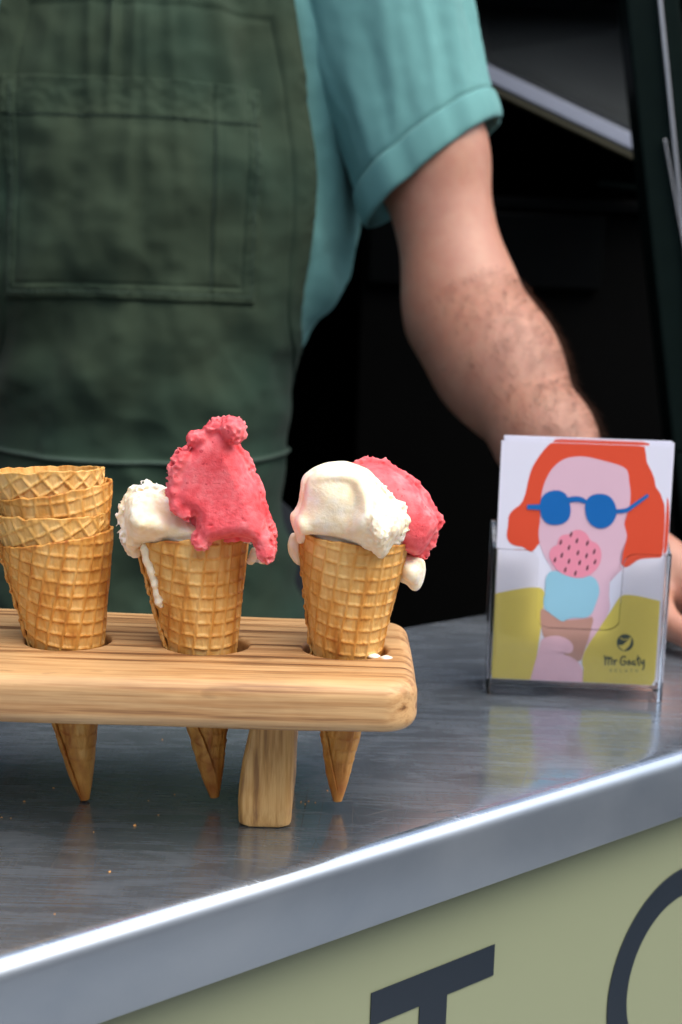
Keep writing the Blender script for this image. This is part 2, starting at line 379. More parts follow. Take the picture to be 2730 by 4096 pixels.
# ------------------------------------------------------------------ serving counter with lettered front
def counter():
    t = empty('serving_counter', E0+ED*.3+EN*.15+Vector((0, 0, -1.0)), 0, 'stainless steel serving counter with sage green front and navy letters', 'counter')
    inv = Vector(t.location); D, r, L = .313, .0085, .038
    prof = [(D, -.03), (D, -.004), (D-.003, -.001), (D-.005, 0)]
    for k in range(0, 25): prof.append((D-.005+(r-(D-.005))*k/24, 0.0))
    for k in range(1, 9): a = R(90)*k/8; prof.append((r-r*math.sin(a), -r+r*math.cos(a)))
    prof += [(0, -L+.0015), (.0008, -L+.0003), (.002, -L), (.018, -L), (.018, -L+.002), (.0025, -L+.0025), (.0022, -.008), (.008, -.004), (D-.004, -.004), (D-.003, -.03)]
    xs = np.linspace(-1.34, 1.8, 40); V = []
    for x in xs:
        for y, z in prof: V.append(E0-inv+ED*x+EN*y+Vector((0, 0, z)))
    n = len(prof); F = []
    for i in range(len(xs)-1):
        for j in range(n): F.append((i*n+j, i*n+(j+1) % n, (i+1)*n+(j+1) % n, (i+1)*n+j))
    o = mesh('steel_top', V, F, M['steel'], t); 
    o.data.materials.append(M['steel_lip'])
    for pl in o.data.polygons: pl.material_index = 1 if pl.normal.z < .8 else 0
    md = o.modifiers.new('es', 'EDGE_SPLIT'); md.split_angle = R(35)
    fp = box('front_panel', (-1.34, .020, -.98), (1.8, .0255, -.0415), M['panel'], t, .001, AX, E0-inv)
    box('plinth_rail', (-1.34, .04, -.98), (1.8, .3, -.90), M['dark'], t, .002, AX, E0-inv)
    def letter(polys):
        V, F = [], []
        for outer in polys:
            k = len(V); nn = len(outer)
            for s, z in outer: V.append(E0-inv+ED*s+EN*(.0195)+Vector((0, 0, z)))
            F.append(tuple(range(k, k+nn)))
        o = mesh('letter', V, F, M['letter'], fp, smooth=False); md = o.modifiers.new('s', 'SOLIDIFY'); md.thickness = .0004; md.offset = 0
    zt = -.0842; h = .134; st = .0178
    letter([[(.198, zt), (.2826, zt), (.2826, zt-.0172), (.2492, zt-.0172), (.2492, zt-h), (.2303, zt-h), (.2303, zt-.0172), (.198, zt-.0172)]])
    cx, cz, ro, ri = .4475, zt-.067, .068, .0505
    ring = []
    N = 72
    for k in range(N):
        a, b2 = 2*math.pi*k/N, 2*math.pi*(k+1)/N
        ring.append([(cx+ro*math.cos(a), cz+ro*math.sin(a)), (cx+ro*math.cos(b2), cz+ro*math.sin(b2)), (cx+ri*math.cos(b2), cz+ri*math.sin(b2)), (cx+ri*math.cos(a), cz+ri*math.sin(a))])
    letter(ring)
counter()

# ------------------------------------------------------------------ things inside the truck
def bar(name, a, b, w, d, mat, parent, upv=Vector((0, 0, 1)), bev=.002, inv=Vector((0, 0, 0))):
    a = Vector(a)-inv; b = Vector(b)-inv; x = (b-a); L = x.length; x.normalize(); y = upv.cross(x).normalized(); z = x.cross(y)
    return box(name, (0, -w/2, -d/2), (L, w/2, d/2), mat, parent, bev, (x, y, z), a)
def interior():
    # sloping overhead shelf
    A = Vector((.150, 1.92, .606)); B = Vector((.445, 1.90, .478)); C = Vector((.62, 2.45, .79)); Dp = Vector((.19, 2.45, .82))
    t = empty('overhead_shelf', (A+B)/2, 0, 'sloping grey shelf with a pale front edge inside the truck', 'shelf'); inv = Vector(t.location)
    n = (B-A).cross(Dp-A).normalized(); 
    V = [p-inv+n*k for k in (0, .012) for p in (A, B, C, Dp)]
    mesh('shelf_board', V, [(0, 1, 2, 3), (7, 6, 5, 4), (0, 4, 5, 1), (1, 5, 6, 2), (2, 6, 7, 3), (3, 7, 4, 0)], M['greyglass'], t, smooth=False)
    off = Vector((0, -.012, -.008))
    bar('edge_trim', A+off, B+off+Vector((.01, 0, -.004)), .022, .020, M['white_edge'], t, inv=inv)
    off2 = Vector((0, -.010, -.0245))
    bar('edge_strip', A+off2, B+off2+Vector((.01, 0, -.004)), .018, .010, M['brass_edge'], t, inv=inv)
    # dark refrigerator drawer with a bright handle
    t = empty('fridge_cabinet', (.42, 2.2, -.96), 0, 'black fridge cabinet with a slim bright handle inside the truck', 'fridge')
    inv = Vector(t.location); o2 = Vector((0, 0, 0))
    ax = (Vector((1, .04, 0)).normalized(), Vector((-.04, 1, 0)).normalized(), Vector((0, 0, 1)))
    box('body', (.10, 2.03, -.955), (.62, 2.5, .405), M['dark'], t, .006, ax, -inv)
    box('worktop', (.09, 2.005, .408), (.64, 2.51, .425), M['dark_gloss'], t, .004, ax, -inv)
    box('drawer_front', (.11, 2.008, .29), (.47, 2.027, .402), M['dark_gloss'], t, .004, ax, -inv)
    bar('handle', (.459, 2.0, .405), (.484, 2.0, .325), .008, .008, M['alu'], t, Vector((0, 1, 0)), inv=inv)
    bar('bottle_shelf_rail', (.37, 2.0, .447), (.485, 2.0, .437), .012, .006, M['post'], t, inv=inv)
    # leaning frame post
    t = empty('frame_post', (.40, 1.5, .0), 0, 'dark leaning frame post with two bright metal strips inside the truck', 'post'); inv = Vector(t.location)
    a, b = Vector((.318, 1.5, .60)), Vector((.405, 1.5, .1))
    up_ = Vector((0, 1, 0))
    bar('upright', a, b, .058, .05, M['post'], t, up_, .004, inv)
    # extension to floor and roof
    dxy = (b-a).normalized()
    bar('bright_strip', a+Vector((.006, -.0285, 0)), b+Vector((.006, -.0285, 0)), .0035, .006, M['alu'], t, up_, .001, inv)
    bar('bright_strip', a+Vector((.0235, -.0285, -.16)), b+Vector((.0235, -.0285, 0)), .002, .006, M['alu'], t, up_, .001, inv)
    bar('foot', b+dxy*.0, b+dxy*1.07, .055, .046, M['post'], t, up_, .004, inv)
    bar('head_piece', a-dxy*.0, a-dxy*.55, .055, .046, M['post'], t, up_, .004, inv)
interior()

# ------------------------------------------------------------------ person behind the counter
PO = Vector((-.2, 1.325, 0)); PZ = R(9)
person = empty('person', (PO.x, PO.y, -.96), PZ, 'person in green apron and teal t-shirt leaning a hand on the counter', 'person')
_c, _s = math.cos(PZ), math.sin(PZ)
def wl(p):                                         # world -> person's frame (origin at the feet)
    p = np.atleast_2d(np.asarray(p, float)); d = p-np.array([PO.x, PO.y, -.96])
    return np.stack([d[:, 0]*_c+d[:, 1]*_s, -d[:, 0]*_s+d[:, 1]*_c, d[:, 2]], -1)
ZK = np.array([-.30, -.15, 0, .08, .16, .205, .25, .32, .40, .48, .54, .585, .62, .645, .67])
AK = np.array([.160, .146, .134, .126, .126, .134, .166, .187, .197, .203, .200, .180, .140, .098, .070])
BK = np.array([.120, .118, .115, .113, .114, .116, .120, .124, .126, .124, .118, .106, .090, .076, .066])
YK = np.array([.0, .0, .0, .0, .0, .0, .0, .0, .0, .005, .01, .018, .026, .03, .032])
def soft(x): return x*(x*x+.012)**-.07/(1.012)**-.07           # a slightly squared section
_ph = np.linspace(-math.pi/2, math.pi/2, 4001); _sx = soft(np.sin(_ph))
def phi_at(x): return np.interp(x, _sx, _ph)
def torso(phi, z, off=0.):
    a = np.interp(z, ZK, AK)+off; b = np.interp(z, ZK, BK)+off; yc = np.interp(z, ZK, YK)
    sx = soft(np.sin(phi)); cy = soft(np.cos(phi))
    return np.stack([a*sx, yc-b*cy, z+.96], -1)
# smooth the profile tables
_zz = np.linspace(-.30, .67, 98)
def _sm(T):
    y = np.interp(_zz, ZK, T)
    for _ in range(10): y[1:-1] = (y[:-2]+2*y[1:-1]+y[2:])/4
    return y
AK, BK, YK, ZK = _sm(AK), _sm(BK), _sm(YK), _zz

SH, EL, WR = np.array([.030, 1.315, .570]), np.array([.109, 1.225, .243]), np.array([.203, 1.03, .085])
def body():
    sh, el, wr = wl(SH)[0], wl(EL)[0], wl(WR)[0]
    sh2, el2, wr2 = np.array([-.20, .02, 1.525]), np.array([-.29, .05, 1.22]), np.array([-.25, -.09, 1.0])
    fwd = wl([.33, .955, .012])[0]-wr; 
    def hand(f, w, k, palm, tips, thumb):
        f = smin(f, k(w, palm[0], .025, .024), .02)
        for tp, kn in zip(tips, palm[1]):
            mid = (kn+tp)/2+np.array([0, 0, .008])
            f = smin(f, k(kn, mid, .0095, .0088), .004); f = smin(f, k(mid, tp, .0088, .0072), .003)
            f = smin(f, k(palm[0], kn, .016, .0105), .012)
        f = smin(f, k(w*.6+palm[0]*.4, thumb[0], .014, .0115), .01); f = smin(f, k(thumb[0], thumb[1], .0115, .0085), .004)
        return f
    # planted left hand: heel on the steel, fingers forward and out
    d = np.array([.80, -.55, 0]); d /= np.linalg.norm(d); sd = np.array([-.55, -.80, 0])/np.linalg.norm([-.55, .8])
    c0 = np.array([.262, .992, .038])
    W3 = lambda p: wl(p)[0]
    kn = [W3(c0+d*.045+sd*s+np.array([0, 0, -.006-abs(s)*.1])) for s in (-.030, -.010, .011, .031)]
    ln = (.062, .078, .085, .072)
    tp = [W3(c0+d*(.045+l)+sd*s*1.25+np.array([0, 0, -.0275])) for s, l in zip((-.030, -.010, .011, .031), ln)]
    th = [W3(c0+d*.012+sd*.052+np.array([0, 0, -.018])), W3(c0+d*.045+sd*.066+np.array([0, 0, -.026]))]
    palmL = W3(c0+d*.012)
    kn2 = [wr2+np.array([.0+s*.3, -.035-.0*s, -.065+s*.2]) for s in (-.03, -.01, .01, .03)]
    tp2 = [k+np.array([.012, -.008, -.075]) for k in kn2]; th2 = [wr2+np.array([.03, -.05, -.04]), wr2+np.array([.035, -.065, -.075])]
    palmR = wr2+np.array([0, -.02, -.035])
    ua = (el-sh); fa = (wr-el)
    def fn(p):
        k = lambda a, b, ra, rb: capsule(p, a, b, ra, rb)
        f = ellips(p, (0, .0, 1.28), (.15, .085, .30))
        f = smin(f, ellips(p, (0, .02, 1.44), (.155, .085, .12)), .05)
        f = smin(f, ellips(p, (0, 0, .93), (.15, .10, .15)), .06)
        f = smin(f, k((0, .03, 1.56), (0, .012, 1.70), .058, .055), .03)
        # head
        hd = ellips(p, (0, -.005, 1.79), (.075, .096, .115)); hd = smin(hd, ellips(p, (0, -.035, 1.735), (.055, .06, .06)), .03)
        hd = smin(hd, k((0, -.098, 1.795), (0, -.112, 1.765), .009, .013), .012)
        for sx in (-1, 1):
            hd = np.maximum(hd, -ellips(p, (sx*.031, -.103, 1.797), (.016, .012, .010))+.0)
            hd = smin(hd, ellips(p, (sx*.031, -.088, 1.797), (.012, .012, .011)), .003)
            hd = smin(hd, ellips(p, (sx*.077, .005, 1.785), (.010, .018, .032)), .006)
        hd = smin(hd, k((-.02, -.093, 1.733), (.02, -.093, 1.733), .006, .006), .006)
        f = smin(f, hd, .015)
        for s_, e_, w_, hargs in ((sh, el, wr, (palmL, kn, tp, th)), (sh2, el2, wr2, (palmR, kn2, tp2, th2))):
            arm = k((np.sign(s_[0])*.11, .02, 1.53), s_, .055, .056)
            arm = smin(arm, k(s_, s_*.45+e_*.55, .055, .0495), .02)
            arm = smin(arm, k(s_*.45+e_*.55, e_, .0490, .0450), .03)
            q = e_*.72+w_*.28
            arm = smin(arm, k(e_, q, .0450, .0455), .05)
            arm = smin(arm, k(q, e_*.35+w_*.65, .0455, .040), .05)
            arm = smin(arm, k(e_*.35+w_*.65, w_, .039, .028), .02)
            arm = hand(arm, w_, k, (hargs[0], hargs[1]), hargs[2], hargs[3])
            f = smin(f, arm, .02)
        return f
    pts = np.stack([sh, el, wr, sh2, el2, wr2, *tp, *tp2, *th])
    lo = np.minimum(pts.min(0)-.07, (-.2, -.16, .76)); hi = np.maximum(pts.max(0)+.07, (.2, .15, 1.93))
    V, Q = sdf_mesh(fn, lo, hi, .0042, 8)
    mesh('body', V, Q, M['skin'], person)
    # hair on the head and along the forearm
    V2, Q2 = sdf_mesh(lambda p: np.maximum(np.minimum(ellips(p, (0, .008, 1.805), (.084, .102, .115)), 9)+.003*noise(p, 60), -(p[:, 1]*.9+(p[:, 2]-1.80)*.75+.055)), (-.1, -.12, 1.66), (.1, .13, 1.94), .005)
    mesh('head_hair', V2, Q2, M['hair'], person)
    rng = np.random.RandomState(5); Vh, Fh = [], []
    ax = (wr-el)/np.linalg.norm(wr-el)
    outw = wl(EL+np.array([.6, -.25, .75]))[0]-el; outw -= ax*(outw@ax); outw /= np.linalg.norm(outw); sidew = np.cross(ax, outw)
    T = rng.uniform(.04, .96, 4200); AN = rng.normal(0, 1.0, 4200)
    BS = el+(wr-el)*T[:, None]; DR = outw*np.cos(AN)[:, None]+sidew*np.sin(AN)[:, None]; RR = np.full(4200, .085)
    for _ in range(25): RR = RR-fn(BS+DR*RR[:, None])*.8
    for base, dr, rr in zip(BS, DR, RR-.0006):
        b0 = base+dr*rr; l = rng.uniform(.008, .016); tip = b0+ax*l*.8+dr*l*.55+sidew*rng.normal(0, .3)*l
        sw = np.cross(tip-b0, dr); sw = sw/np.linalg.norm(sw)*.00013; i = len(Vh)
        mdp = (b0+tip)/2+dr*.001
        Vh += [b0-sw, b0+sw, mdp+sw, mdp-sw, tip]; Fh += [(i, i+1, i+2, i+3), (i+3, i+2, i+4)]
    tag(mesh('arm_hair', Vh, Fh, M['hair'], person, smooth=False), kind='stuff')
body()

def tube_sheet(name, pts, mat, parent, wrap=False, thick=.0016, flip=False):
    nu, nv = pts.shape[:2]
    o = mesh(name, pts.reshape(-1, 3), grid_faces(nu, nv, wrap, 0, flip), mat, parent)
    md = o.modifiers.new('s', 'SOLIDIFY'); md.thickness = thick; md.offset = -1
    return o
def nrm_of(P, wrap=False):
    if wrap: du = np.roll(P, -1, 0)-np.roll(P, 1, 0)
    else: du = np.gradient(P, axis=0)
    dv = np.gradient(P, axis=1); n = np.cross(du, dv); return n/np.maximum(np.linalg.norm(n, axis=-1, keepdims=True), 1e-9)
def shirt():
    nu, nv = 300, 260
    phi = np.linspace(-math.pi, math.pi, nu, endpoint=False)[:, None]+0*np.zeros((1, nv)); z = np.linspace(-.05, .665, nv)[None]+0*phi
    P = torso(phi, z, .004); n = nrm_of(P, True)
    # folds: long drapes falling from the shoulder to the side, slack pouch above the apron's waist
    u = P[..., 0]; v = P[..., 2]-.96
    q = np.stack([u*16+v*3.2, P[..., 1]*9, v*2.6], -1)
    f = .0105*(1-2.2*np.sqrt(noise(q, 1.0, 1)**2+.006)) + .006*noise(q*np.array([2.1, 2, 1.3]), 1., 4) + .0012*fbm(P, 40, 2, 8)
    f += .0065*(1-2.2*np.sqrt(noise(np.stack([phi*2.6+v*3.5, v*2.2, v*0], -1), 1., 14)**2+.006))*np.clip(np.sin(phi), 0, 1)
    f = f*ss(.64, .55, v)
    f += .012*ss(.18, .27, v)*ss(.42, .30, v)*np.clip(np.sin(phi), 0, 1)**2
    pmx = np.radians(np.interp(v, [-.6, .08, .15, .19, .215, .25, .30, .37, .45, .515, .53], [118, 118, 108, 72, 57, 48, 44, 41, 36.5, 32, 28]))
    f = np.where(np.abs(phi) < pmx+.3, f-(np.maximum(f, 0)+.003)*ss(pmx+.1, pmx-.08, np.abs(phi)), f)
    P = P+n*f[..., None]
    tube_sheet('t_shirt', P, M['shirt'], person, True)
    # chest pocket edge peeping out beside the apron
    def sleeve(sh, cf, r0, r1, tilt, seed, name='sleeve'):
        nu, nv = 180, 110; d = cf-sh; L = np.linalg.norm(d); d = d/L
        e1 = np.cross(d, [0, 1, 0]); e1 /= np.linalg.norm(e1); e2 = np.cross(d, e1)
        th = np.linspace(0, 2*math.pi, nu, endpoint=False)[:, None]+np.zeros((1, nv)); t = np.linspace(0, 1, nv)[None]+0*th
        def rad(th, t, extra=0.):
            return r0+(r1-r0)*ss(0, 1, t)+extra
        def pos(th, t, extra):
            rr = rad(th, t, extra); ln = t*L*(1+tilt*np.cos(th))
            c = sh+d*ln[..., None]
            return c+e1*(rr*np.cos(th))[..., None]+e2*(rr*.86*np.sin(th))[..., None]
        q = np.stack([np.cos(th)*2.2+t*.8, np.sin(th)*2.2, t*1.1], -1)
        ex = .0080*(1-2.*np.sqrt(noise(q, .85, seed)**2+.004))*(1-.45*t)+.0035*noise(q, 1.9, seed+3)*(1-.5*t) + .0006*noise(np.stack([th*0+np.cos(th)*6, np.sin(th)*6, t*16], -1), 1., seed+6)
        ex = ex - .0025*ss(.855, .88, t)*ss(.905, .885, t)
        P = pos(th, t, ex); o = tube_sheet(name, P, M['shirt'], person, True, flip=True)
        tt = np.linspace(.885, 1.010, 24)[None]+np.zeros((nu, 1)); th2 = th[:, :1]+0*tt
        q2 = np.stack([np.cos(th2)*2.2, np.sin(th2)*2.2, tt*1.1], -1)
        prof = .0028*np.sin(np.clip((tt-.885)/(1.010-.885), 0, 1)*math.pi)**.35
        e3 = np.array([np.interp(1., [0, 1], [0, ex[i, -1]]) for i in range(nu)])[:, None]*.9+prof
        P2 = pos(th2, tt, e3); tube_sheet('cuff', P2, M['shirt'], o, True, .003, flip=True)
    cuff = np.array([.076, 1.268, .378])
    sleeve(wl(SH+np.array([-.028, .0, .015]))[0], wl(cuff)[0], .086, .071, -.13, 2)
    sleeve(np.array([-.185, .02, 1.535]), np.array([-.255, .045, 1.315]), .080, .072, .0, 9)
shirt()

def apron():
    nu, nv = 360, 520
    z = np.linspace(-.55, .522, nv)[None]+np.zeros((nu, 1)); s = np.linspace(-1, 1, nu)[:, None]+0*z
    zk = [-.6, .08, .15, .19, .215, .25, .30, .37, .45, .515]; pk = [118, 118, 108, 72, 57, 48, 44, 41, 36.5, 32]
    zf = np.linspace(-.6, .52, 200); pf = np.interp(zf, zk, pk)
    for _ in range(12): pf[1:-1] = (pf[:-2]+2*pf[1:-1]+pf[2:])/4
    pm = np.radians(np.interp(z, zf, pf)); phi = s*pm
    def wr(P, v, u):
        q = np.stack([u*15+v*4.5*np.tanh((u+.02)*14), v*3.2, u*0], -1)
        f = .0065*(1-2.3*np.sqrt(noise(q, 1., 11)**2+.02))*ss(-.1, .12, v)
        q2 = np.stack([u*7-v*9, v*6+u*4, u*0], -1); f += .0115*noise(q2, 1.15, 21)
        q3 = np.stack([u*3.2, v*17+u*2.5, u*0+3], -1); f += .0120*noise(q3, 1., 31)*ss(.28, .17, v)*ss(-.2, .0, v)
        f += .0048*(.5-1.2*np.sqrt(noise(np.stack([u*1.25+v*.5, v*.8-u*.4, u*0], -1), 15, 41)**2+.01))+.0026*fbm(np.stack([u, v, u*0], -1), 30, 2, 5)
        return f
    def surf(phi, z, off):
        P = torso(phi, z, off); u = P[..., 0]; v = z
        n = nrm_of(P); n = np.where((n[..., 1:2]*np.cos(phi)[..., None]) > 0, -n, n) if False else n
        out = np.stack([P[..., 0]/.2, (P[..., 1])/.12, 0*z], -1); sg = np.sign((n*out).sum(-1, keepdims=True)); n = n*sg
        return P, n, wr(P, v, u)
    P, n, f = surf(phi, z, .0185)
    # hem along the bib's edge and top, waist seam
    u = P[..., 0]; edge = (1-np.abs(s))*pm*.17; top = .522-z
    hem = np.minimum(np.where(z > .12, edge, 1), top)
    f += .0016*ss(.024, .021, hem) - .0012*np.exp(-((hem-.022)/.0022)**2) + .0008*ss(.02, .0, hem)*noise(np.stack([u*150, z*150, z*0], -1), 1., 2)
    zw = .098+.35*u*u-.02*np.abs(u)
    f += .0022*np.exp(-((z-zw)/.0022)**2) + .0012*ss(zw+.0, zw+.02, z*1.)*0
    f += .0035*ss(.02, -.02, z-zw)*.6
    P = P+n*f[..., None]
    ap = tube_sheet('apron', P, M['apron'], person, False, .0018)
    def strip(name, path, w, off, mat, parent, dash=None, lift=.0009):
        """ path: (u as signed x-offset, z) points on the apron; raised seam or dashes"""
        path = np.asarray(path, float); seg = np.r_[0, np.cumsum(np.linalg.norm(np.diff(path, axis=0), axis=1))]
        Vv, Ff = [], []
        st = dash or .004; kk = int(seg[-1]/st)
        def at(l):
            x = np.interp(l, seg, path[:, 0]); zz_ = np.interp(l, seg, path[:, 1]); a = np.interp(zz_, ZK, AK)+.0185
            ph = phi_at(x/a)
            g = np.array([[ph, ph+1e-3], [ph, ph+1e-3]]); g2 = np.array([[zz_, zz_], [zz_+1e-3, zz_+1e-3]])
            P, n, f = surf(g.T, g2.T, .0185); nn_ = n[0, 0]
            return P[0, 0]+nn_*(f[0, 0]+off), nn_
        for i in range(kk):
            l0 = i*st; l1 = l0+st*(.58 if dash else 1.0)
            (a, na), (b, nb) = at(l0), at(l1); t = b-a; t /= max(np.linalg.norm(t), 1e-9); sd = np.cross(na, t)*w/2
            i0 = len(Vv); Vv += [a-sd, a+sd, b+sd, b-sd, a+na*lift, b+nb*lift]
            Ff += [(i0, i0+4, i0+5, i0+3), (i0+1, i0+2, i0+5, i0+4), (i0, i0+1, i0+4), (i0+3, i0+5, i0+2)]
        return mesh(name, Vv, Ff, mat, parent, smooth=False)
    # bib pocket
    nu2, nv2 = 200, 180
    zz = np.linspace(.2475, .4365, nv2)[None]+np.zeros((nu2, 1)); xx = np.linspace(-.126, .095, nu2)[:, None]+0*zz
    xx = xx+(zz-.34)*.02*np.clip(xx/.09, -1, 1)
    a = np.interp(zz, ZK, AK)+.0185; ph = phi_at(xx/a)
    Pp, nn, fp = surf(ph, zz, .0185)
    e1 = np.minimum(np.minimum(xx-xx.min(), .095+(zz-.34)*.02-xx), zz-.2475); e2 = .4365-zz
    pu = noise(np.stack([xx*130, zz*130, zz*0], -1), 1., 3)
    fp = fp+.0022+.004*ss(0, .035, e1)*ss(-.005, .05, e2)*(.5+noise(np.stack([xx*16+zz*7, zz*9, zz*0], -1), 1., 77))
    fp += .0010*ss(.012, .010, e1)*(1+.9*pu)+.0013*ss(.034, .032, e2)*(1+.6*pu)-.0010*np.exp(-((e1-.0125)/.0016)**2)-.0010*np.exp(-((e2-.0345)/.0018)**2)
    fp += -.0012*np.exp(-((xx-.053)/.0018)**2)+.0008*np.exp(-((xx-.057)/.002)**2)
    pk_ = tube_sheet('pocket', Pp+nn*fp[..., None], M['apron'], ap, False, .0035)
    B = [(-.120, .43), (-.120, .253), (.089, .253), (.091, .43)]
    tag(strip('stitching', B, .0011, .0052, M['apron_seam'], ap, .0042), kind='stuff')
    tag(strip('stitching', [(-.120, .403), (.090, .403)], .0011, .0055, M['apron_seam'], ap, .0042), kind='stuff')
    tag(strip('stitching', [(.055, .403), (.053, .253)], .0010, .0052, M['apron_seam'], ap, .0042), kind='stuff')
    xs = np.linspace(-.15, .145, 60)
    strip('waist_seam', [(x, .098+.35*x*x-.02*abs(x)) for x in xs], .0050, .0046, M['apron_seam'], ap, None, .0018)
    # trousers and shoes (hidden behind the counter)
    for sx in (-1, 1):
        V, Q = sdf_mesh(lambda p: smin(capsule(p, (sx*.085, .01, .93), (sx*.095, .0, .50), .092, .070), capsule(p, (sx*.095, .0, .50), (sx*.10, .03, .06), .068, .055), .03), (-.25, -.16, .0), (.25, .16, 1.06), .010)
        mesh('trouser_leg', V, Q, M['trousers'], person)
        V, Q = sdf_mesh(lambda p: np.maximum(smin(capsule(p, (sx*.10, .04, .05), (sx*.115, -.14, .035), .05, .042), capsule(p, (sx*.10, .04, .05), (sx*.10, .035, .1), .05, .05), .02), .002-p[:, 2]), (-.22, -.25, -.02), (.22, .15, .2), .008)
        mesh('shoe', V, Q, M['shoe'], person)
apron()

# ------------------------------------------------------------------ wooden cone rack
HX = [-.194, -.128, -.0622, .0040]; HY = .6035
def rack():
    t = empty('cone_rack', (-.095, HY, 0), 0, 'wooden ice cream cone rack, a thick board with round holes on legs', 'cone rack')
    o = Vector(t.location); x0, x1, y0, y1, z0, z1 = -.226, .0365, .5405, .6685, .0575, .0802
    cx, cy, cz = (x0+x1)/2, (y0+y1)/2, (z0+z1)/2
    def fn(p):
        q = p+.0006*np.stack([noise(p, 18, 1), noise(p, 18, 2), noise(p, 14, 5)], -1)
        rc, r = .016, .0070
        dx = np.abs(q[:, 0]-cx)-(x1-x0)/2+rc; dy = np.abs(q[:, 1]-cy)-(y1-y0)/2+rc
        d2 = np.sqrt(np.maximum(dx, 0)**2+np.maximum(dy, 0)**2)+np.minimum(np.maximum(dx, dy), 0)-rc
        dz = np.abs(q[:, 2]-cz)-(z1-z0)/2
        a, b = d2+r, dz+r; f = np.sqrt(np.maximum(a, 0)**2+np.maximum(b, 0)**2)+np.minimum(np.maximum(a, b), 0)-r
        for hx in HX:
            h = .0200-np.hypot(p[:, 0]-hx, p[:, 1]-HY)
            k = .0022; hh = np.clip(.5-.5*(h-f)/k, 0, 1); f = h*(1-hh)+f*hh+k*hh*(1-hh)
        return f
    V, Q = sdf_mesh(fn, (x0-.006, y0-.006, z0-.006), (x1+.006, y1+.006, z1+.006), .0011)
    mesh('board', V-np.array(o), Q, M['rackwood'], t)
    def leg(mx):
        # a flat post that flares towards its foot
        def fn(p):
            zz = p[:, 2]; hw = np.interp(zz, [0, .012, .03, .058], [.0122, .0127, .0122, .0092]); c = mx+np.interp(zz, [0, .02, .06], [-.0312, -.0310, -.0275])
            fr = .5750+np.interp(zz, [0, .01, .06], [.0015, 0, .003])
            dx = np.abs(p[:, 0]-c)-hw+.004; dy = np.abs(p[:, 1]-(fr+.632)/2)-(.632-fr)/2+.004
            d2 = np.sqrt(np.maximum(dx, 0)**2+np.maximum(dy, 0)**2)+np.minimum(np.maximum(dx, dy), 0)-.004+.0003*noise(p, 90)
            base = .0004-zz+ (np.maximum(0, np.abs(p[:, 0]-c)-.008)*.25)
            return np.maximum(np.maximum(d2, base), zz-.0590)
        V, Q = sdf_mesh(fn, (mx-.055, .568, -.004), (mx-.008, .64, .064), .0011)
        mesh('leg', V-np.array(o), Q, M['legwood'], t)
    leg(0.); leg(-.152)
rack()

# ------------------------------------------------------------------ wafer cones
SA = math.asin(.179)                                   # half angle
def wafer(name, parent, seed, mat, rim0=.1365, rim_amp=.004, rim_ph=0., seam=0., twist=1.2, grot=.3, wear=.25, pitch=.0063, nu=420, nv=240, toast=.0):
    t = .0017; ov = 1.1; sa, ca = math.sin(SA), math.cos(SA)
    u = np.linspace(0, 1, nu)[:, None]; v = np.linspace(0, 1, nv)[None]
    s0 = .004
    def geom(relief):
        L = rim0+rim_amp*np.cos(u*(2*math.pi+ov)+seam-rim_ph)+.00035*np.interp(u.ravel(), np.linspace(0, 1, 60), np.random.RandomState(seed).normal(size=60))[:, None]
        s = s0+(L-s0)*v; th = seam+twist*np.maximum(0, 1-s/rim0)**2.2+u*(2*math.pi+ov)
        lay = t*1.02*u*(2*math.pi+ov)/(2*math.pi)*ss(0, .02, s)
        phi = th*sa; fx, fy = s*np.cos(phi), s*np.sin(phi); c, n_ = math.cos(grot), math.sin(grot)
        gx, gy = (fx*c-fy*n_)/pitch, (fx*n_+fy*c)/pitch
        p3 = np.stack([s*np.cos(th), s*np.sin(th), s*0+seed], -1)
        jig = .05*noise(p3, 140, seed)
        ax = np.abs((gx+jig) % 1-.5); ay = np.abs((gy+jig) % 1-.5); m_ = np.maximum(ax, ay)      # .5 on the ridge
        rid = ss(.34, .46, m_)
        fade = ss(.045, .072, s)*(.0+1.*ss(-.25-.6*wear, .35-.6*wear+.2, .35-wear+.9*noise(p3, 45, seed+5)+.15))
        fade = np.clip(fade+.0, .38*ss(.012, .03, s), 1)
        rimfade = ss(.0, .004, L-s)
        off = lay+ (t if relief else 0)
        bumpy = .00022*fbm(p3, 160, 3, seed+2)
        if relief: off = off-.0008+(.0009)*rid*fade*rimfade+.0006*(1-fade)+.0004*(1-rimfade)+bumpy
        else: off = off+bumpy*.5
        # out of round
        rr = s*sa*(1+.018*np.cos(2*th+seed)) + off*ca
        z = s*ca - off*sa
        P = np.stack([rr*np.cos(th), rr*np.sin(th), z], -1)
        tone = .50+.30*(1-rid)*fade+.40*noise(p3, 22, seed+9)+.22*noise(p3, 90, seed+12)-toast-.20*ss(.075, .03, s)+.0*u
        tone = np.where(relief, tone, tone-.12) - .22*ss(.0035, 0, L-s)
        return P, tone
    Po, to = geom(True); Pi, ti = geom(False)
    n = nu*nv; V = np.concatenate([Po.reshape(-1, 3), Pi.reshape(-1, 3)])
    F = [grid_faces(nu, nv), grid_faces(nu, nv, off=n, flip=True)]
    i = np.arange(nu-1); j = np.arange(nv-1)
    F.append(np.stack([i*nv+nv-1, (i+1)*nv+nv-1, n+(i+1)*nv+nv-1, n+i*nv+nv-1], -1))
    F.append(np.stack([i*nv, n+i*nv, n+(i+1)*nv, (i+1)*nv], -1))
    b = (nu-1)*nv
    F.append(np.stack([b+j, n+b+j, n+b+j+1, b+j+1], -1)); F.append(np.stack([j, j+1, n+j+1, n+j], -1))
    return mesh(name, V, np.concatenate(F), mat, parent, cols=np.concatenate([to.ravel(), ti.ravel()]))
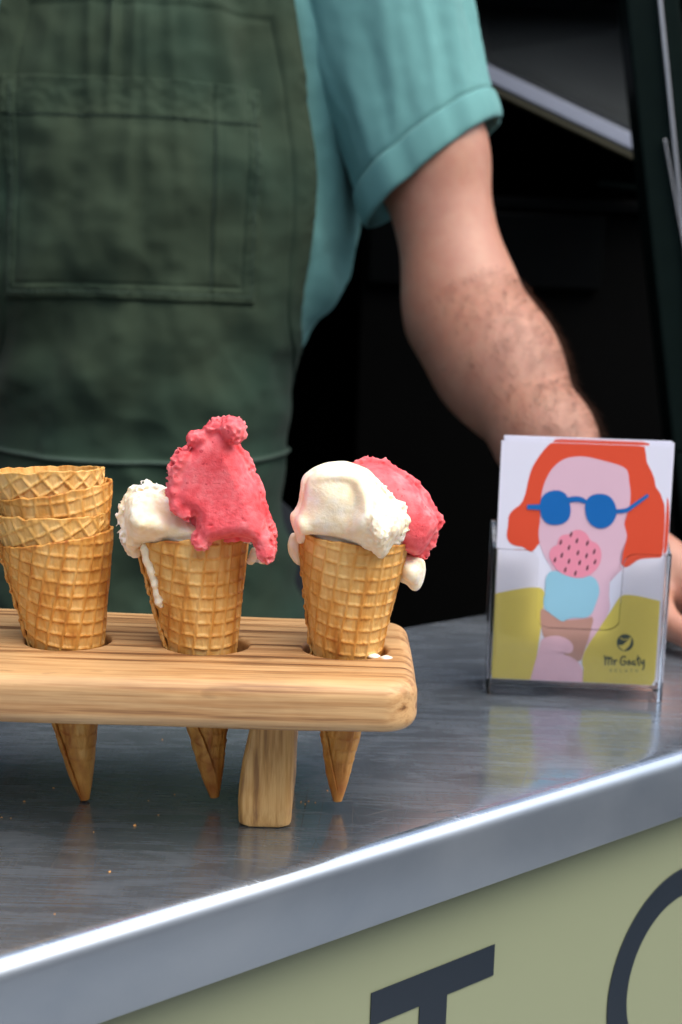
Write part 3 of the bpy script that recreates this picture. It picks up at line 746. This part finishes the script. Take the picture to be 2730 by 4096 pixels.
def stand(o, tip, top):
    """ put a cone's apex at tip with its axis through top """
    a = (Vector(top)-Vector(tip)).normalized(); q = Vector((0, 0, 1)).rotation_difference(a)
    o.location = tip; o.rotation_mode = 'QUATERNION'; o.rotation_quaternion = q
# stack of empty cones in the left-hand hole
tipA, topA = Vector((-.1196, .6035, -.0028)), Vector((-.1345, .6035, .1320))
axA = (topA-tipA).normalized()
spec = [('browned empty wafer cone at the bottom of the stack of four', 'wafer', 1, 0, Vector((0, 0, 0)), dict(rim_amp=.0014, rim_ph=.1, seam=2.2, grot=.42, wear=.05, toast=.06)),
        ('pale empty wafer cone resting directly in the browned bottom cone', 'wafer_pale', 2, .0115, Vector((-.001, .002, 0)), dict(rim_amp=.0026, rim_ph=3.1, seam=.47, grot=1.1, wear=.22)),
        ('empty wafer cone third up in the stack, mostly hidden under the top one', 'wafer', 3, .0215, Vector((.0015, .003, 0)), dict(rim_amp=.0024, rim_ph=.1, seam=.47, grot=.75, wear=.0)),
        ('pale empty wafer cone at the top of the stack with its open rim showing', 'wafer_pale', 4, .0310, Vector((-.0025, .0085, 0)), dict(rim_amp=.0020, rim_ph=3.1, seam=.47, grot=1.25, wear=.12))]
for lab, mt, sd, dz, sh_, kw in spec:
    o = wafer('wafer_cone', None, sd, M[mt], **kw)
    stand(o, tipA+axA*dz, topA+axA*dz+sh_); tag(o, lab, 'cone', 'stack of empty wafer cones')

# ------------------------------------------------------------------ gelato built as solid masses round an outline
FPX = 5200.
def ray_at(px, py, Y):
    d = fw+rt2*((px-1365)/FPX)-up2*((py-2048)/FPX); k = Y/d.y; return (d.x*k, H_+d.z*k)
def outline(pts, org, sc, Y, smooth=2): return chaikin([ray_at(org[0]+x*sc, org[1]+y*sc, Y) for x, y in pts], smooth)
def relax(V, Q, it, lam=.5):
    E = np.concatenate([Q[:, [0, 1]], Q[:, [1, 2]], Q[:, [2, 3]], Q[:, [3, 0]]]); n = len(V)
    deg = np.bincount(E[:, 0], minlength=n)+np.bincount(E[:, 1], minlength=n)
    for _ in range(it):
        A = np.stack([np.bincount(E[:, 0], V[E[:, 1], k], n)+np.bincount(E[:, 1], V[E[:, 0], k], n) for k in range(3)], -1)/np.maximum(deg, 1)[:, None]
        V = V*(1-lam)+A*lam
    return V
def gelato(name, parent, mat, poly, yc, tf, tb, wf, rough_fn, extra=None, h=.0006, cut=None, base_tone=.55, relief=None, rho=.0022):
    poly = np.asarray(poly); lo = np.array([poly[:, 0].min()-.006, yc-tf-.010, poly[:, 1].min()-.006]); hi = np.array([poly[:, 0].max()+.006, yc+tb+.008, poly[:, 1].max()+.006])
    gs = .0006; gx = np.arange(lo[0]-.012, hi[0]+.012, gs); gz = np.arange(lo[2]-.012, hi[2]+.012, gs)
    G = poly_sdf(*np.meshgrid(gx, gz, indexing='ij'), poly); Gs = G.copy()
    for _ in range(14):                                          # soften the inner creases of the outline's distance field
        for ax in (0, 1): Gs = (np.roll(Gs, 1, ax)+np.roll(Gs, -1, ax)+2*Gs)/4
    def look(A, p):
        a = np.clip((p[:, 0]-gx[0])/gs, 0, len(gx)-1.001); b = np.clip((p[:, 2]-gz[0])/gs, 0, len(gz)-1.001)
        i, j = a.astype(int), b.astype(int); a, b = a-i, b-j
        return (A[i, j]*(1-a)+A[i+1, j]*a)*(1-b)+(A[i, j+1]*(1-a)+A[i+1, j+1]*a)*b
    def core(p):
        d2 = look(G, p)+rho; w = np.clip(-np.maximum(look(Gs, p)+rho, d2-.002)/wf, 0, 1); pr = np.sqrt(np.maximum(1-(1-w)**2, 0))
        y = p[:, 1]-yc
        if relief is not None: pr_f = pr*tf+relief(p, -d2)*pr
        else: pr_f = pr*tf
        T = np.where(y < 0, pr_f, pr*tb)
        f = np.where(d2 > 0, np.sqrt(np.maximum(d2, 0)**2+y*y), np.abs(y)-T)
        f = np.where((d2 <= 0) & (f < 0), np.maximum(f, d2), f)
        return f-rho, d2-rho
    def fn(p):
        f, d2 = core(p)
        if extra is not None: f = extra(p, f)
        f = f-rough_fn(p, -d2)
        if cut is not None: f = np.maximum(f, cut(p))
        return f*.6
    V, Q = sdf_mesh(fn, lo, hi, h, 8, 2.0)
    V = relax(V, Q, 2)
    f, d2 = core(V); r = rough_fn(V, -d2)
    tone = base_tone+np.clip(r*150, -.4, .3)+.24*noise(V, 90, 3)+.2*noise(V, 330, 5)
    o = mesh(name, V-np.array(parent.location), Q, mat, parent, cols=tone)
    return o
def plug(tip, top, L, r):
    a = np.array((Vector(top)-Vector(tip)).normalized()); t0 = np.array(tip)
    def g(p):
        q = p-t0; l = q@a; rad = np.linalg.norm(q-l[:, None]*a, axis=1)
        return np.maximum(np.maximum((rad-l*math.tan(SA)-r)*.9, l-L), L-.03-l)
    return g
def crumbly(p, e, amp, inner, fine=.0005, seed=0):
    """ lumpy towards the torn edge, smooth where the spatula passed """
    w = ss(inner[1], inner[0], e); n1 = noise(p, 240, seed); n2 = noise(p, 520, seed+4); n3 = noise(p, 1000, seed+8)
    lump = .5-1.1*np.abs(n1); amp = amp*np.clip(.75+1.3*noise(p, 75, seed+2), .15, 1.5)
    return w*amp*(lump*1.1+n2*.5+n3*.12)+fine*.6*n2*(.3+w)
def inside_cone(tip, top, r=.0):
    a = np.array((Vector(top)-Vector(tip)).normalized()); t0 = np.array(tip)
    def g(p):
        q = p-t0; l = q@a; rad = np.linalg.norm(q-l[:, None]*a, axis=1)
        return (l*math.tan(SA)+r-rad)                        # >0 inside the wafer's outer wall
    return g

# --- second cone: tall strawberry petal over vanilla
def cone_two():
    tip, top = Vector((-.0566, .6035, .0006)), Vector((-.0697, .6035, .1340))
    t = empty('ice_cream_cone', tip, 0, 'waffle cone with a tall pink strawberry peak smeared beside lumpy vanilla', 'ice cream', 'filled ice cream cones in the rack')
    w = wafer('wafer_cone', t, 11, M['wafer'], rim0=.1375, rim_amp=.0012, rim_ph=.5, seam=2.25, twist=2.3, grot=.52, wear=.15)
    a = (top-tip).normalized(); w.rotation_mode = 'QUATERNION'; w.rotation_quaternion = Vector((0, 0, 1)).rotation_difference(a)
    org, sc = (400, 1640), 750/1568
    van = outline([(155,840),(180,730),(220,665),(300,655),(355,650),(390,605),(440,640),(520,680),(600,720),(760,800),(900,900),(1150,950),(1250,1000),(1260,1130),(1000,1145),(800,1160),(650,1172),(560,1172),(430,1168),(345,1175),(325,1250),(280,1255),(185,1195),(160,1090),(185,1010),(152,930)], org, sc, .590, 1)
    def v_relief(p, e):                                     # a folded-over lump on top, hollow below it
        x, z = p[:, 0], p[:, 2]
        return .0075*np.exp(-(((x+.0895)/.0085)**2+((z-.1415)/.0065)**2))-.002*np.exp(-(((x+.094)/.006)**2+((z-.134)/.004)**2))+.003*np.exp(-(((x+.078)/.008)**2+((z-.129)/.004)**2))
    gelato('vanilla_scoop', t, M['vanilla'], van, .598, .0205, .020, .016, lambda p, e: crumbly(p, e, .0026, (.001, .011), .0008, 2)+.0016*noise(p, 120, 7), relief=v_relief, extra=lambda p, f, g=plug(tip, top, .1375, -.0016): smin(f, g(p), .003), h=.00065)
    st = outline([(545,690),(600,590),(590,500),(650,420),(665,340),(740,290),(735,230),(780,200),(870,170),(920,115),(990,95),(1045,118),(1062,90),(1120,85),(1165,130),(1195,200),(1150,265),(1190,340),(1245,400),(1270,500),(1310,560),(1375,665),(1385,770),(1420,880),(1450,980),(1462,1100),(1470,1210),(1420,1290),(1375,1300),(1310,1215),(1275,1130),(1200,1100),(1050,1118),(960,1140),(900,1178),(830,1150),(770,1060),(750,960),(770,895),(650,890),(600,810),(560,740)], org, sc, .580, 1)
    def s_relief(p, e):
        x, z = p[:, 0], p[:, 2]
        # the paddle left a smooth hollow face framed by curled torn edges; the body is thicker towards the cone
        return .0035*ss(.165, .130, z)-.0016*np.exp(-(((x+.060)/.012)**2+((z-.150)/.016)**2))
    def s_extra(p, f):
        # dark berry lump at the peak, curl along the left edge
        c = ray_at(400+1110*sc, 1640+165*sc, .575); f = smin(f, ellips(p, (c[0], .5745, c[1]), (.0052, .006, .0060)), .002)
        for (px, py, r) in ((790, 245, .0052), (860, 240, .005), (930, 165, .0042), (990, 130, .0038), (700, 410, .006), (655, 480, .006), (640, 590, .0058), (620, 690, .006), (650, 800, .0062), (720, 850, .005), (850, 1090, .006), (1390, 1190, .0065), (1370, 1090, .006)):
            c = ray_at(400+px*sc, 1640+py*sc, .575); f = smin(f, ellips(p, (c[0], .5765, c[1]), (r*.6, r*.8, r*.7)), .002)
        return f
    gelato('strawberry_scoop', t, M['strawberry'], st, .586, .0125, .012, .0075, lambda p, e: crumbly(p, e, .0021, (.001, .0055), .0004, 5)+.0013*np.minimum(0, noise(p*np.array([1, 1, 1.5]), 420, 9)+.25)*ss(.16, .135, p[:, 2])*2, relief=s_relief, extra=s_extra, base_tone=.5, h=.00055)
    # melted vanilla running down the wafer
    pts = [(760, 775, .0032), (775, 840, .0026), (795, 900, .0026), (812, 960, .0022), (822, 1010, .0022), (835, 1050, .0026), (845, 1075, .0014)]
    P3 = []
    g = inside_cone(tip, top, .0022)
    for x, y, r in pts:
        px, py = x*1200/1568, 1600+y*1200/1568; best = None
        for Y in np.linspace(.575, .612, 120):
            c = ray_at(px, py, Y)
            if g(np.array([[c[0], Y, c[1]]]))[0] > -.0002: best = (c[0], Y, c[1]); break
        if best is None: c = ray_at(px, py, .600); best = (c[0], .600, c[1])
        P3.append((best, r))
    def fn(p):
        f = np.full(len(p), 9.)
        for (a_, ra), (b_, rb) in zip(P3[:-1], P3[1:]): f = smin(f, capsule(p, a_, b_, ra*.75, rb*.75), .0015)
        return f-.0005*noise(p, 400)
    al = np.array([q[0] for q in P3]); V, Q = sdf_mesh(fn, al.min(0)-.006, al.max(0)+.006, .0005)
    mesh('vanilla_drip', V-np.array(tip), Q, M['vanilla'], t, cols=np.full(len(V), .6))
    # pale cream under the strawberry's overhang on the right
    cr = outline([(1245,1190),(1290,1170),(1340,1190),(1400,1230),(1390,1290),(1340,1285),(1300,1265),(1255,1300),(1240,1260)], org, sc, .595, 1)
    gelato('vanilla_edge', t, M['vanilla'], cr, .597, .006, .006, .005, lambda p, e: crumbly(p, e, .0016, (.001, .006), .0005, 12), h=.0006)
cone_two()

def cone_three():
    tip, top = Vector((.0026, .6035, .0006)), Vector((.0058, .6035, .1340))
    t = empty('ice_cream_cone', tip, 0, 'waffle cone of smooth dripping vanilla with strawberry tucked behind its shoulder', 'ice cream', 'filled ice cream cones in the rack')
    w = wafer('wafer_cone', t, 17, M['wafer'], rim0=.1375, rim_amp=.0018, rim_ph=2.9, seam=1.85, twist=1.9, grot=.62, wear=.42)
    a = (top-tip).normalized(); w.rotation_mode = 'QUATERNION'; w.rotation_quaternion = Vector((0, 0, 1)).rotation_difference(a)
    org, sc = (1100, 1780), 720/1568
    st = outline([(640,200),(700,155),(760,118),(840,108),(890,135),(980,140),(1080,200),(1190,270),(1280,350),(1330,415),(1400,530),(1440,600),(1482,670),(1462,715),(1412,785),(1392,865),(1342,910),(1322,985),(1240,1003),(1180,990),(1120,960),(1020,935),(900,800),(700,500),(620,300)], org, sc, .606, 1)
    def s_extra(p, f):
        c = ray_at(1100+1340*sc, 1780+760*sc, .592); return np.maximum(f, -(ellips(p, (c[0], .588, c[1]), (.0045, .006, .0052))+.0006*noise(p, 500)))
    gelato('strawberry_scoop', t, M['strawberry'], st, .608, .0155, .016, .013, lambda p, e: crumbly(p, e, .0022, (.0015, .008), .0006, 15)+.001*noise(p, 260, 3)*ss(.03, .045, p[:, 0]*1.), extra=s_extra, base_tone=.46, h=.0006)
    van = outline([(225,300),(300,220),(420,165),(600,143),(720,178),(830,230),(900,320),(990,400),(1060,500),(1150,520),(1145,600),(1188,680),(1155,790),(1085,860),(1030,960),(960,1055),(920,1070),(860,1010),(790,950),(740,955),(650,870),(450,828),(275,822),(232,872),(195,882),(175,800),(130,700),(123,610),(180,582),(215,440)], org, sc, .584, 2)
    def v_relief(p, e):
        # raised lip along the top and down the right of a shallow scooped face
        x, z = p[:, 0], p[:, 2]
        face = np.array([ray_at(1100+a_*sc, 1780+b_*sc, .575) for a_, b_ in ((250,330),(330,275),(470,250),(620,260),(720,300),(765,400),(775,550),(720,640),(650,760),(600,812),(250,812),(190,640),(235,480))])
        d = poly_sdf(x, z, chaikin(face, 2)); ins = ss(.0015, -.0045, d)
        return -.0062*ins*ss(.131, .150, z)-.0018*ins+.0022*np.exp(-((d-.0025)/.0022)**2)
    def rough(p, e):
        x, z = p[:, 0], p[:, 2]; ln = (x-.0085)*.9-(z-.150)*.28                     # crumbly to the right of the face
        w = ss(.0, .008, ln); n1 = noise(p, 300, 6); n2 = noise(p, 640, 9)
        return w*.0019*(.3-1.0*np.abs(n1)+.5*n2)+.00035*noise(p, 180, 2)+.00025*n2*w
    pg = plug(tip, top, .1432, -.0012)
    def v_extra(p, f):
        a_ = ray_at(1100+860*sc, 1780+620*sc, .570); b_ = ray_at(1100+920*sc, 1780+770*sc, .568)
        f = smin(f, pg(p), .006)
        return smin(f, capsule(p, (a_[0], .5665, a_[1]), (b_[0], .5655, b_[1]), .0022, .0034), .003)
    gelato('vanilla_scoop', t, M['vanilla'], van, .590, .0215, .024, .017, rough, relief=v_relief, extra=v_extra, base_tone=.62, h=.0006)
    for nm, pl, Y, tf in (('vanilla_drip', [(110,850),(128,785),(165,755),(215,790),(235,900),(240,1055),(205,1052),(155,1010),(115,930)], .606, .007),
                          ('vanilla_drip', [(1060,930),(1180,960),(1312,985),(1320,1085),(1300,1180),(1270,1250),(1222,1280),(1180,1255),(1150,1215),(1078,1192),(1050,1100)], .606, .009)):
        gelato(nm, t, M['vanilla'], outline(pl, org, sc, Y, 2), Y, tf, tf, .008, lambda p, e: .0003*noise(p, 220, 4), h=.0006, base_tone=.68)
cone_three()

# drops spilled on the board, crumbs on the steel
def drops():
    for k, (px, py, rx, ry) in enumerate(((1497, 2624, .0031, .0016), (1546, 2631, .0031, .0015))):
        d = fw+rt2*((px-1365)/FPX)-up2*((py-2048)/FPX); kk = (.0802-H_)/d.z; c = np.array([d.x*kk, d.y*kk, .0798])
        V, Q = sdf_mesh(lambda p: np.maximum(ellips(p, c, (rx, ry*1.9, .0014))-.0002*noise(p, 600, k), c[2]-p[:, 2]), c-.006, c+.006, .0003)
        o = mesh('gelato_drop', V-c, Q, M['vanilla'], None, loc=c, cols=np.full(len(V), .72))
        tag(o, 'white melted gelato drop spilled on the wooden board beside the last cone', 'drop', 'melted drops on the rack')
    rng = np.random.RandomState(12)
    spots = [(540, 3305), (45, 3275), (8, 3272), (98, 3208), (215, 3155), (595, 3205), (635, 3262), (1205, 3210), (1222, 3218), (1235, 3208), (1262, 3212), (1310, 3165), (440, 3490), (220, 3660), (650, 2960), (375, 3330), (700, 3180)]
    me = None
    for k, (px, py) in enumerate(spots):
        d = fw+rt2*((px-1365)/FPX)-up2*((py-2048)/FPX); kk = -H_/d.z
        if me is None:
            bm = bmesh.new(); bmesh.ops.create_icosphere(bm, subdivisions=1, radius=.0009)
            for v in bm.verts: v.co *= 1+rng.uniform(-.3, .3); v.co.z *= .6
            me = bpy.data.meshes.new('wafer_crumb'); bm.to_mesh(me); bm.free(); me.materials.append(M['crumb'])
        o = bpy.data.objects.new('wafer_crumb', me); COL.objects.link(o); s = rng.uniform(.35, .8)*(1.3 if k < 2 else 1)
        o.scale = (s, s, s); o.rotation_euler[2] = rng.uniform(0, 6); o.location = (d.x*kk, d.y*kk, .0004*s+.0001)
        tag(o, 'tiny golden wafer crumb lying on the steel counter', 'crumb', 'crumbs on the counter')
drops()

# ------------------------------------------------------------------ flyer holder and flyers
HA, HB = Vector((.0968, .8065, 0)), Vector((.2089, .801, 0))
HU = (HB-HA).normalized(); HV = Vector((-HU.y, HU.x, 0)); HW = (HB-HA).length
def holder():
    t = empty('flyer_holder', (HA+HB)/2+HV*.018, math.atan2(HU.y, HU.x), 'clear acrylic flyer holder standing on the steel counter', 'flyer holder')
    w2, dp, r, th = HW/2, .036, .006, .0026
    # plan path of the wrapped front sheet: left side, front, right side (local: x along width, y depth, front at -dp/2)
    path = []
    for k in range(14): path.append((-w2, dp/2-(dp-r)*k/13))
    for k in range(1, 9): a = R(90)*k/8; path.append((-w2+r-r*math.cos(a), -dp/2+r-r*math.sin(a)))
    N = 220
    for k in range(1, N): path.append((-w2+r+(2*w2-2*r)*k/N, -dp/2))
    for k in range(0, 9): a = R(90)*k/8; path.append((w2-r+r*math.sin(a), -dp/2+r-r*math.cos(a)))
    for k in range(1, 14): path.append((w2, -dp/2+r+(dp-r)*k/13))
    path = np.array(path); n = len(path); tg = np.gradient(path, axis=0); tg /= np.linalg.norm(tg, axis=1)[:, None]
    inn = np.stack([-tg[:, 1], tg[:, 0]], -1)
    x = path[:, 0]; front = path[:, 1] < -dp/2+r
    ear, dip, back = .0950, .0455, .108
    ax_ = np.abs(x+.001); top = np.where(front, ear, ear+(back-ear)*ss(-dp/2+r, dp/2-.004, path[:, 1]))
    xe = .0265                                          # inner side of the ears
    u = np.clip((xe-ax_)/.010, 0, 1)
    drop = np.where(ax_ < xe, dip+.0075*(1-np.sqrt(np.maximum(0, 1-(1-u)**2))), top)
    cr = np.clip((ax_-xe)/.0075, 0, 1); ears = ear-.0075*(1-np.sqrt(np.maximum(0, 1-(1-cr)**2)))
    top = np.where(front, np.where(ax_ < xe, drop, np.minimum(ears, top)), top)
    bot = np.where(front & (np.abs(x) < .027), .0075, .0004)
    nz = 10; V = []
    for layer in (0, 1):
        q = path+inn*th*layer
        for k in range(nz):
            z = bot+(top-bot)*k/(nz-1); V.append(np.c_[q, z])
    V = np.concatenate(V); F = []
    idx = lambda l, k, i: l*nz*n+k*n+i
    for i in range(n-1):
        for k in range(nz-1):
            F.append((idx(0,k,i), idx(0,k,i+1), idx(0,k+1,i+1), idx(0,k+1,i))); F.append((idx(1,k,i), idx(1,k+1,i), idx(1,k+1,i+1), idx(1,k,i+1)))
        F.append((idx(0,nz-1,i), idx(0,nz-1,i+1), idx(1,nz-1,i+1), idx(1,nz-1,i))); F.append((idx(0,0,i), idx(1,0,i), idx(1,0,i+1), idx(0,0,i+1)))
    for i in (0, n-1):
        for k in range(nz-1):
            q = (idx(0,k,i), idx(0,k+1,i), idx(1,k+1,i), idx(1,k,i)); F.append(q if i == 0 else q[::-1])
    o = mesh('front_sheet', V, F, M['acrylic'], t); md = o.modifiers.new('e', 'EDGE_SPLIT'); md.split_angle = R(40)
    box('back_sheet', (-w2, dp/2+.0002, .0004), (w2, dp/2+.0022, .108), M['acrylic'], t, .0004)
    box('base_sheet', (-w2+th+.0003, -dp/2+th+.0003, .0065), (w2-th-.0003, dp/2-.0003, .0085), M['acrylic'], t, .0003)
    return t
holder()

ART = {}
def flyers():
    w, h = .1052, .1535
    base = (HA+HB)/2+HV*.018
    rz = math.atan2(HU.y, HU.x)
    paper = plain('flyer_paper', lin(226, 228, 242), .5, var=.01, bump=0)
    inks = {k: ink('ink_'+k, c) for k, c in dict(orange=(222, 78, 46), face=(222, 186, 202), skin=(230, 190, 206), yellow=(212, 196, 92), cone=(190, 146, 132), blue=(0, 102, 178), ice=(146, 200, 220), pink=(236, 146, 168), seed=(70, 34, 48), logo=(58, 74, 62), pale=(226, 228, 242), olive=(150, 146, 84)).items()}
    def uv(x, y):                                        # photograph detail -> card coordinates
        v = (y-(190+.02*(x-250)))/(1905-190+.02*(x-205)*.8-.02*(x-250)*.8+ (0.0)); xl = 250+(205-250)*v; xr = 1505+(1430-1505)*v
        return ((x-xl)/(xr-xl)-.5)*w, (1-v)*h
    def shape(name, pts, layer, mat, parent, smooth=2, closed=True):
        P = chaikin(pts, smooth) if smooth else np.asarray(pts, float)
        P = [uv(*p) for p in P]; P = [(min(max(a, -w/2+.0003), w/2-.0003), min(max(b, .0003), h-.0003)) for a, b in P]
        bm = bmesh.new(); vs = [bm.verts.new((a, -.0002-.00006*layer, b)) for a, b in P]
        f = bm.faces.new(vs); bmesh.ops.triangulate(bm, faces=[f], ngon_method='EAR_CLIP')
        me = bpy.data.meshes.new(name); bm.to_mesh(me); bm.free(); me.materials.append(mat)
        o = bpy.data.objects.new(name, me); COL.objects.link(o); o.parent = parent; return o
    def stroke(name, lines, wd, layer, mat, parent):
        V, F = [], []
        for ln in lines:
            P = np.array([uv(*p) for p in (chaikin(ln, 2, False) if len(ln) > 2 else ln)]); tg = np.gradient(P, axis=0); tg /= np.maximum(np.linalg.norm(tg, axis=1)[:, None], 1e-9)
            nn_ = np.stack([-tg[:, 1], tg[:, 0]], -1)*wd/2; P[0] -= tg[0]*wd*.4; P[-1] += tg[-1]*wd*.4; i0 = len(V)
            for a, b in zip(P, nn_): V += [(a[0]-b[0], -.0002-.00006*layer, a[1]-b[1]), (a[0]+b[0], -.0002-.00006*layer, a[1]+b[1])]
            for k in range(len(P)-1): F.append((i0+2*k, i0+2*k+1, i0+2*k+3, i0+2*k+2))
        return mesh(name, V, F, mat, parent, smooth=False)
    def art(c, full=True):
        hair = [(640,190),(590,225),(530,300),(480,380),(455,470),(440,560),(410,640),(345,680),(312,730),(318,780),(300,860),(320,915),(370,940),(430,945),(475,978),(510,972),(548,915),(700,800),(1100,800),(1190,940),(1150,990),(1150,1040),(1185,1082),(1230,1060),(1290,1012),(1400,1004),(1478,1000),(1478,640),(1455,590),(1440,545),(1400,500),(1395,450),(1370,390),(1335,340),(1325,270),(1310,190)]
        shape('hair', hair, 1, inks['orange'], c)
        if not full: return
        shape('face', [(548,905),(540,830),(555,740),(550,640),(560,540),(590,450),(640,370),(720,310),(820,293),(900,298),(1000,320),(1110,345),(1180,372),(1200,410),(1205,470),(1220,540),(1215,650),(1180,720),(1175,770),(1195,830),(1200,870),(1165,950),(1145,1010),(1160,1075),(1178,1092),(1070,1170),(1075,1290),(1090,1390),(1000,1540),(900,1690),(760,1500),(660,1150),(640,1085),(600,1030),(560,950)], 2, inks['face'], c)
        shape('jacket', [(150,1295),(220,1285),(400,1245),(510,1230),(585,1240),(602,1290),(590,1330),(590,1400),(570,1560),(545,1760),(520,1850),(500,1990),(150,1990)], 3, inks['yellow'], c)
        shape('jacket', [(1175,1268),(1300,1280),(1440,1310),(1520,1325),(1520,2010),(890,1990),(900,1820),(880,1770),(900,1690),(960,1590),(1090,1400),(1140,1310)], 3, inks['yellow'], c)
        shape('printed_cone', [(568,1385),(600,1395),(740,1470),(900,1455),(972,1432),(940,1560),(900,1690),(872,1775),(700,1775),(590,1590),(570,1480)], 4, inks['cone'], c, 1)
        shape('printed_hand', [(580,1605),(650,1580),(720,1580),(790,1610),(822,1655),(810,1698),(770,1708),(700,1690),(675,1695),(720,1712),(790,1725),(850,1760),(880,1800),(897,1840),(885,1870),(897,1990),(490,1990),(520,1840),(545,1740),(570,1650)], 5, inks['skin'], c)
        shape('blue_scoop', [(640,1112),(700,1112),(760,1150),(850,1160),(940,1138),(990,1180),(1008,1260),(980,1340),(960,1400),(930,1440),(880,1450),(820,1448),(770,1460),(735,1482),(690,1455),(640,1420),(595,1385),(588,1310),(607,1260),(598,1190),(612,1140)], 6, inks['ice'], c)
        shape('pink_scoop', [(628,965),(655,935),(685,930),(690,880),(720,852),(770,850),(800,820),(850,812),(900,840),(930,893),(980,908),(1012,960),(1012,1030),(985,1090),(940,1130),(890,1157),(830,1162),(750,1145),(690,1110),(650,1060),(622,1010)], 7, inks['pink'], c)
        for sx, sy in [(783,848),(708,905),(828,892),(906,908),(770,942),(958,967),(838,978),(718,998),(902,998),(668,1032),(772,1040),(852,1048),(966,1040),(910,1085),(746,1102),(822,1125)]:
            shape('seed', [(sx-7, sy+20), (sx-11, sy+4), (sx+2, sy-19), (sx+10, sy-16), (sx+9, sy+2), (sx+1, sy+19)], 8, inks['seed'], c, 1)
        circ = lambda cx, cy, rx, ry, n=28: [(cx+rx*math.cos(2*math.pi*k/n), cy+ry*math.sin(2*math.pi*k/n)) for k in range(n)]
        g = inks['blue']
        shape('sunglass_lens', [(548,610),(575,565),(625,540),(690,535),(740,560),(765,610),(780,680),(768,740),(720,775),(660,785),(600,775),(560,730),(546,670)], 9, g, c)
        shape('sunglass_lens', [(888,600),(930,565),(1000,553),(1065,570),(1105,620),(1122,690),(1098,755),(1050,795),(990,805),(930,780),(895,730),(880,660)], 9, g, c)
        shape('bridge', [(735,590),(800,575),(850,580),(895,600),(890,630),(845,617),(800,615),(760,625)], 10, g, c, 1)
        shape('temple_arm', [(450,642),(560,636),(560,678),(452,674)], 10, g, c, 0)
        shape('temple_arm', [(1108,665),(1150,662),(1190,655),(1335,555),(1350,552),(1350,572),(1205,680),(1160,690),(1110,695)], 10, g, c, 0)
        # emblem and lettering
        l = inks['logo']; shape('emblem', circ(1200, 1618, 62, 62), 9, l, c, 0)
        shape('emblem_head', [(1150,1632),(1175,1640),(1195,1625),(1222,1598),(1238,1572),(1246,1590),(1240,1625),(1222,1652),(1190,1678),(1172,1662),(1160,1655)], 10, inks['yellow'], c, 1)
        stroke('emblem_line', [[(1165, 1585), (1190, 1600), (1215, 1590)]], .0006, 10, inks['yellow'], c)
        word = [[(1050,1718),(1058,1750),(1056,1782)], [(1058,1745),(1072,1722),(1080,1730),(1080,1782)], [(1080,1748),(1094,1724),(1104,1735),(1104,1780)], [(1122,1745),(1125,1782)], [(1124,1762),(1134,1746),(1143,1748)],
                [(1205,1722),(1185,1716),(1168,1740),(1170,1775),(1190,1784),(1208,1770),(1207,1752),(1190,1752)], [(1232,1748),(1220,1765),(1230,1782),(1244,1768),(1232,1748)],
                [(1275,1752),(1258,1752),(1252,1772),(1264,1780),(1276,1762),(1278,1780)], [(1297,1712),(1298,1765),(1308,1780)], [(1286,1738),(1312,1730)], [(1318,1746),(1320,1768),(1334,1768),(1340,1745)], [(1341,1742),(1344,1790),(1334,1812)]]
        stroke('lettering', word, .00085, 9, l, c)
        G = {'G': [[(16,3),(8,0),(0,8),(2,18),(10,20),(16,16),(16,10),(10,10)]], 'E': [[(14,0),(0,0),(0,20),(14,20)], [(0,10),(11,10)]], 'L': [[(0,0),(0,20),(13,20)]], 'A': [[(0,20),(8,0),(16,20)], [(3,13),(13,13)]], 'T': [[(0,0),(16,0)], [(8,0),(8,20)]], 'O': [[(8,0),(0,6),(0,14),(8,20),(16,14),(16,6),(8,0)]]}
        for k, ch in enumerate('GELATO'):
            ox, oy = 1090+k*38, 1812
            V = stroke('lettering', [[(ox+a, oy+b) for a, b in ln] for ln in G[ch]], .0004, 9, inks['olive'], c)
    def card(dy, dx, dz, lab, full, tilt, hair=True, rot=0):
        c = box('flyer', (-w/2, -.00015, 0), (w/2, .00015, h), paper, None, 0)
        p = base+HU*dx+HV*dy; c.location = (p.x, p.y, .0088+dz); c.rotation_euler = (tilt, rot, rz)
        tag(c, lab, 'flyer', 'flyers in the acrylic holder')
        if hair: art(c, full)
    tl = R(-1.2)
    card(-.0108, -.0012, .0005, 'front flyer printed with a red-haired figure in blue sunglasses eating gelato', True, tl)
    for k in range(1, 9): card(-.0108+.0010*k, .0012+.0004*math.sin(k*2.1), .0020+.0006*(k % 3), 'flyer in the stack tucked behind the printed front flyer', False, tl, k in (1, 2, 3))
flyers()
